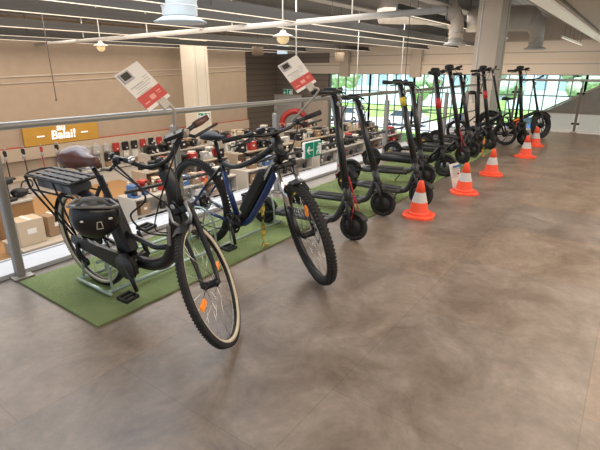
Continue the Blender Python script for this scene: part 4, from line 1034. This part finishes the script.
# far corner: white panel with exit sign, dark portal and red arch
t = thing('partition_panel', 'tall white partition panel in the far corner with the small exit sign', 'partition', (29.6, 22.85, LOW))
MB().box((0, 0, 1.55), (.12, 3.0, 3.1)).build('panel', SHELFW, t); MB().box((-.02, 0, 3.13), (.18, 3.1, .08)).build('top_cap', SHELFB, t)
t = thing('promotion_arch', 'red rounded promotion arch standing far behind the mountain bike handlebar', 'arch', (26.2, 19.5, LOW), R(-55))
MB().torus((0, 0, 1.35), .9, .2, 32, 8, 'y', 1., R(-30), R(210)).build('arch', PM['red'], t); MB().rbox((0, 0, .12), (2.0, .6, .24), .03).tube([(-.75, 0, .2), (-.8, 0, .95)], .17, 8).tube([(.75, 0, .2), (.8, 0, .95)], .17, 8).build('foot', PM['red'], t)
t = thing('display_tower', 'black display tower with orange screen beside the tall white column', 'display tower', (17.6, 18.9, LOW), R(-35))
MB().rbox((0, 0, .9), (.8, .5, 1.8), .02).build('body', MATTE, t); MB().box((0, -.26, 1.5), (.66, .02, .5)).build('screen', PM['orange'], t)
for k, z in enumerate((.4, .8, 1.15)): MB().box((0, -.27, z), (.7, .04, .05)).build('shelf_edge', PM['silver'], t)
for k, (x, y) in enumerate([(19.5, 15.9), (22, 15.8), (24.5, 15.9), (27.0, 15.8), (17.0, 13.0), (20.2, 12.9), (23, 13.0)]):
    t = thing('display_table', ['white', 'pale'][k % 2] + ' display table on the shop floor below, %s of the seven' % ORD[k], 'table', (x, y, LOW), 0, 'display tables')
    MB().rbox((0, 0, .86), (1.7, .8, .05), .01).build('tabletop', SHELFW if k % 2 == 0 else SHELFB, t)
    for sx in (-1, 1):
        for sy in (-1, 1): MB().box((sx * .78, sy * .33, .42), (.05, .05, .84)).build('leg', STEEL, t)
    for j in range(4):
        c = rnd.choice(['black', 'white', 'red', 'grey', 'silver']); kind = rnd.choice(['coffee_machine', 'kettle', 'carton'])
        product(kind, c, (x - .6 + .4 * j, y, LOW + .885), rnd.uniform(-.5, .5), '%s %s, %s from left on the %s display table' % (c, WORD[kind], ORD[j], ORD[k]), 'goods on the display tables', 1.)

# ------------------------------------------------------------------ outside the windows
GRA = mat('lawn', (.30, .48, .12), .9, noise=.3, nscale=2)
struct('ground_outside', MB().box((60, 5, LOW - .3), (59.4, 90, .3)), GRA)
struct('road_outside', MB().box((43, 5, LOW - .14), (9, 90, .04)), mat('pale_asphalt', (.68, .69, .72), .8, noise=.1, nscale=2))
def tree(loc, s, label, c):
    t = thing('tree', label, 'tree', loc, 0, 'trees outside the windows')
    r2 = random.Random(loc[1]); b = MB()
    for k in range(16):
        a = r2.uniform(0, 2 * PI); q = r2.uniform(0, 1.9) * s; z = r2.uniform(2.2, 5.6) * s
        b.ell((q * math.cos(a), q * math.sin(a), z), r2.uniform(.8, 1.4) * s, r2.uniform(.8, 1.4) * s, r2.uniform(.7, 1.1) * s, 9, 6)
    b.build('crown', mat('leaves_%d' % c, [(.42, .54, .38), (.48, .60, .44), (.38, .50, .40)][c], .8, noise=.4, nscale=3), t)
    MB().tube([(0, 0, 0), (.1, 0, 1.5 * s), (0, 0, 3.2 * s)], [.28 * s, .2 * s, .12 * s], 8).build('trunk', mat('bark', (.09, .06, .04), .9), t)
for k, (x, y, s_) in enumerate([(56, 34, 1.2), (58, 23, .9), (60, 14, 1.1), (55, 4.5, 1.2), (54, -3, 1.3), (62, -9, 1.5), (57, 41, 1.5)]):
    tree((x, y, LOW), s_, '%s green tree outside the end windows, %s counted from the right' % (['broad', 'small', 'tall'][k % 3], ORD[[4, 3, 2, 1, 0, 0, 5][k] if k != 5 else 6]), k % 3)
def far_building(loc, d, label, c):
    t = thing('far_building', label, 'building', loc, 0)
    MB().box((0, 0, d[2] / 2), d).build('wall', mat('far_wall_%d' % int(loc[1]), c, .7), t)
    MB().box((0, 0, d[2] + .1), (d[0] + .3, d[1] + .3, .2)).build('roof', mat('far_roof', (.25, .26, .28), .7), t)
    n = int(d[1] / 2.2)
    for k in range(n): MB().box((-d[0] / 2 - .02, -d[1] / 2 + d[1] * (k + .5) / n, d[2] * .6), (.06, d[1] / n * .55, d[2] * .35)).build('window', mat('far_window', (.30, .42, .55), .2), t)
far_building((70, 30, LOW), (8, 20, 6.5), 'pale blue building outside behind the road, left part of the windows', (.62, .76, .88))
far_building((72, 8, LOW), (8, 13, 6.0), 'blue-white building outside behind the road, right part of the windows', (.66, .78, .88))
def car(loc, label, c):
    t = thing('parked_car', label, 'car', loc, R(90), 'parked cars outside')
    MB().prism([(-2.1, .3), (2.1, .3), (2.15, .75), (1.4, .95), (.7, 1.45), (-1.1, 1.48), (-1.8, 1.0), (-2.15, .9)], -.85, .85).build('body', mat('car_' + c, PC[c], .25, coat=.5), t)
    MB().prism([(1.25, .97), (.66, 1.38), (-1.05, 1.40), (-1.6, 1.0)], -.87, .87).build('windows', mat('car_glass', (.05, .08, .1), .1), t)
    for x in (-1.35, 1.35):
        for sg in (-1, 1): MB().torus((x, sg * .78, .33), .22, .11, 20, 8, 'y').lathe([(.2, -.03), (.2, .03)], (x, sg * .78, .33), 14, 'y').build('wheel', RUBBER, t)
for k, (x, y, c) in enumerate([(42, 24.5, 'white'), (42, 18, 'white'), (42, 12, 'silver'), (42, 6.5, 'blue'), (42, 29.5, 'silver')]):
    car((x, y, LOW - .12), '%s car parked outside beyond the windows, %s' % (c, ['behind the first scooter stem', 'behind the third scooter stem', 'left of the beige column', 'right of the beige column', 'behind the price card'][k]), c)
for k, (x, y) in enumerate([(34.5, 6.6), (34.5, 5.2)]):
    t = thing('safety_barrel', 'orange striped barrel outside the windows beyond the far bikes, %s one' % ('left', 'right')[k], 'barrel', (x, y, LOW - .0))
    MB().lathe([(.5, 0), (.5, .1), (.36, .12), (.33, 1.7), (.28, 1.75)], n=16).build('body', CONE, t); MB().lathe([(.36, .7), (.355, 1.0)], n=16, cap=False).build('white_band', CONEW, t)

# ------------------------------------------------------------------ light
def area(name, loc, size, energy, col, rot=(0, 0, 0)):
    l = bpy.data.lights.new(name, 'AREA'); l.shape = 'RECTANGLE'; l.size, l.size_y = size; l.energy = energy; l.color = col
    o = bpy.data.objects.new(name, l); o.location = loc; o.rotation_euler = rot; COL.objects.link(o); return o
WARM = (1, .86, .70); NEUT = (1, .94, .88); COOL = (.86, .93, 1)
area('hall_light_near', (9, 7.5, 3.35), (18, 4), 760, NEUT)
area('hall_light_mid', (14, 13, 3.35), (24, 6), 1250, WARM)
area('hall_light_far', (14, 19.3, 3.3), (24, 3), 800, WARM)
area('gallery_light', (3.5, -1.0, 2.88), (9, 3.2), 270, WARM)
area('gallery_light_end', (11, -1.4, 2.88), (6, 2.5), 130, WARM)
area('end_wall_fill', (25.5, 6, 3.4), (6, 12), 420, WARM)  # added fill to brighten the end wall, no fitting there
area('deck_bounce_fill', (13, 11, 2.5), (24, 12), 560, WARM, (PI, 0, 0))  # added fill aimed upwards, stands in for bounce light on the deck
area('skylight', (2.5, 5.6, 4.2), (5, 2.2), 260, (.72, .85, 1))
sun = bpy.data.lights.new('sun', 'SUN'); sun.energy = 9; sun.angle = R(2); sun.color = (1, .96, .9)
so = bpy.data.objects.new('sun', sun); so.rotation_euler = Vector((.55, .12, -.83)).to_track_quat('-Z', 'Y').to_euler(); so.location = (-20, 0, 30); COL.objects.link(so)
w = bpy.data.worlds.new('sky'); S.world = w; w.use_nodes = True
nt = w.node_tree; bg = nt.nodes['Background']
tc = nt.nodes.new('ShaderNodeTexCoord'); sx = nt.nodes.new('ShaderNodeSeparateXYZ'); nt.links.new(tc.outputs['Generated'], sx.inputs['Vector'])
cr = nt.nodes.new('ShaderNodeValToRGB'); nt.links.new(sx.outputs['Z'], cr.inputs['Fac'])
cr.color_ramp.elements[0].color = (.80, .90, 1, 1); cr.color_ramp.elements[1].color = (.35, .55, .9, 1)
nt.links.new(cr.outputs['Color'], bg.inputs['Color']); bg.inputs['Strength'].default_value = .8

# ------------------------------------------------------------------ camera
cam = bpy.data.cameras.new('camera'); cam.sensor_width = 36; cam.lens = 27; cam.clip_end = 300
co = bpy.data.objects.new('camera', cam); COL.objects.link(co)
yaw, pitch = R(36), R(19)
d = Vector((math.cos(yaw) * math.cos(pitch), math.sin(yaw) * math.cos(pitch), -math.sin(pitch)))
co.location = (0, 0, 1.5); co.rotation_euler = d.to_track_quat('-Z', 'Y').to_euler()
S.camera = co
S.view_settings.view_transform = 'Standard'
S.view_settings.look = 'None'
S.view_settings.exposure = 0.16
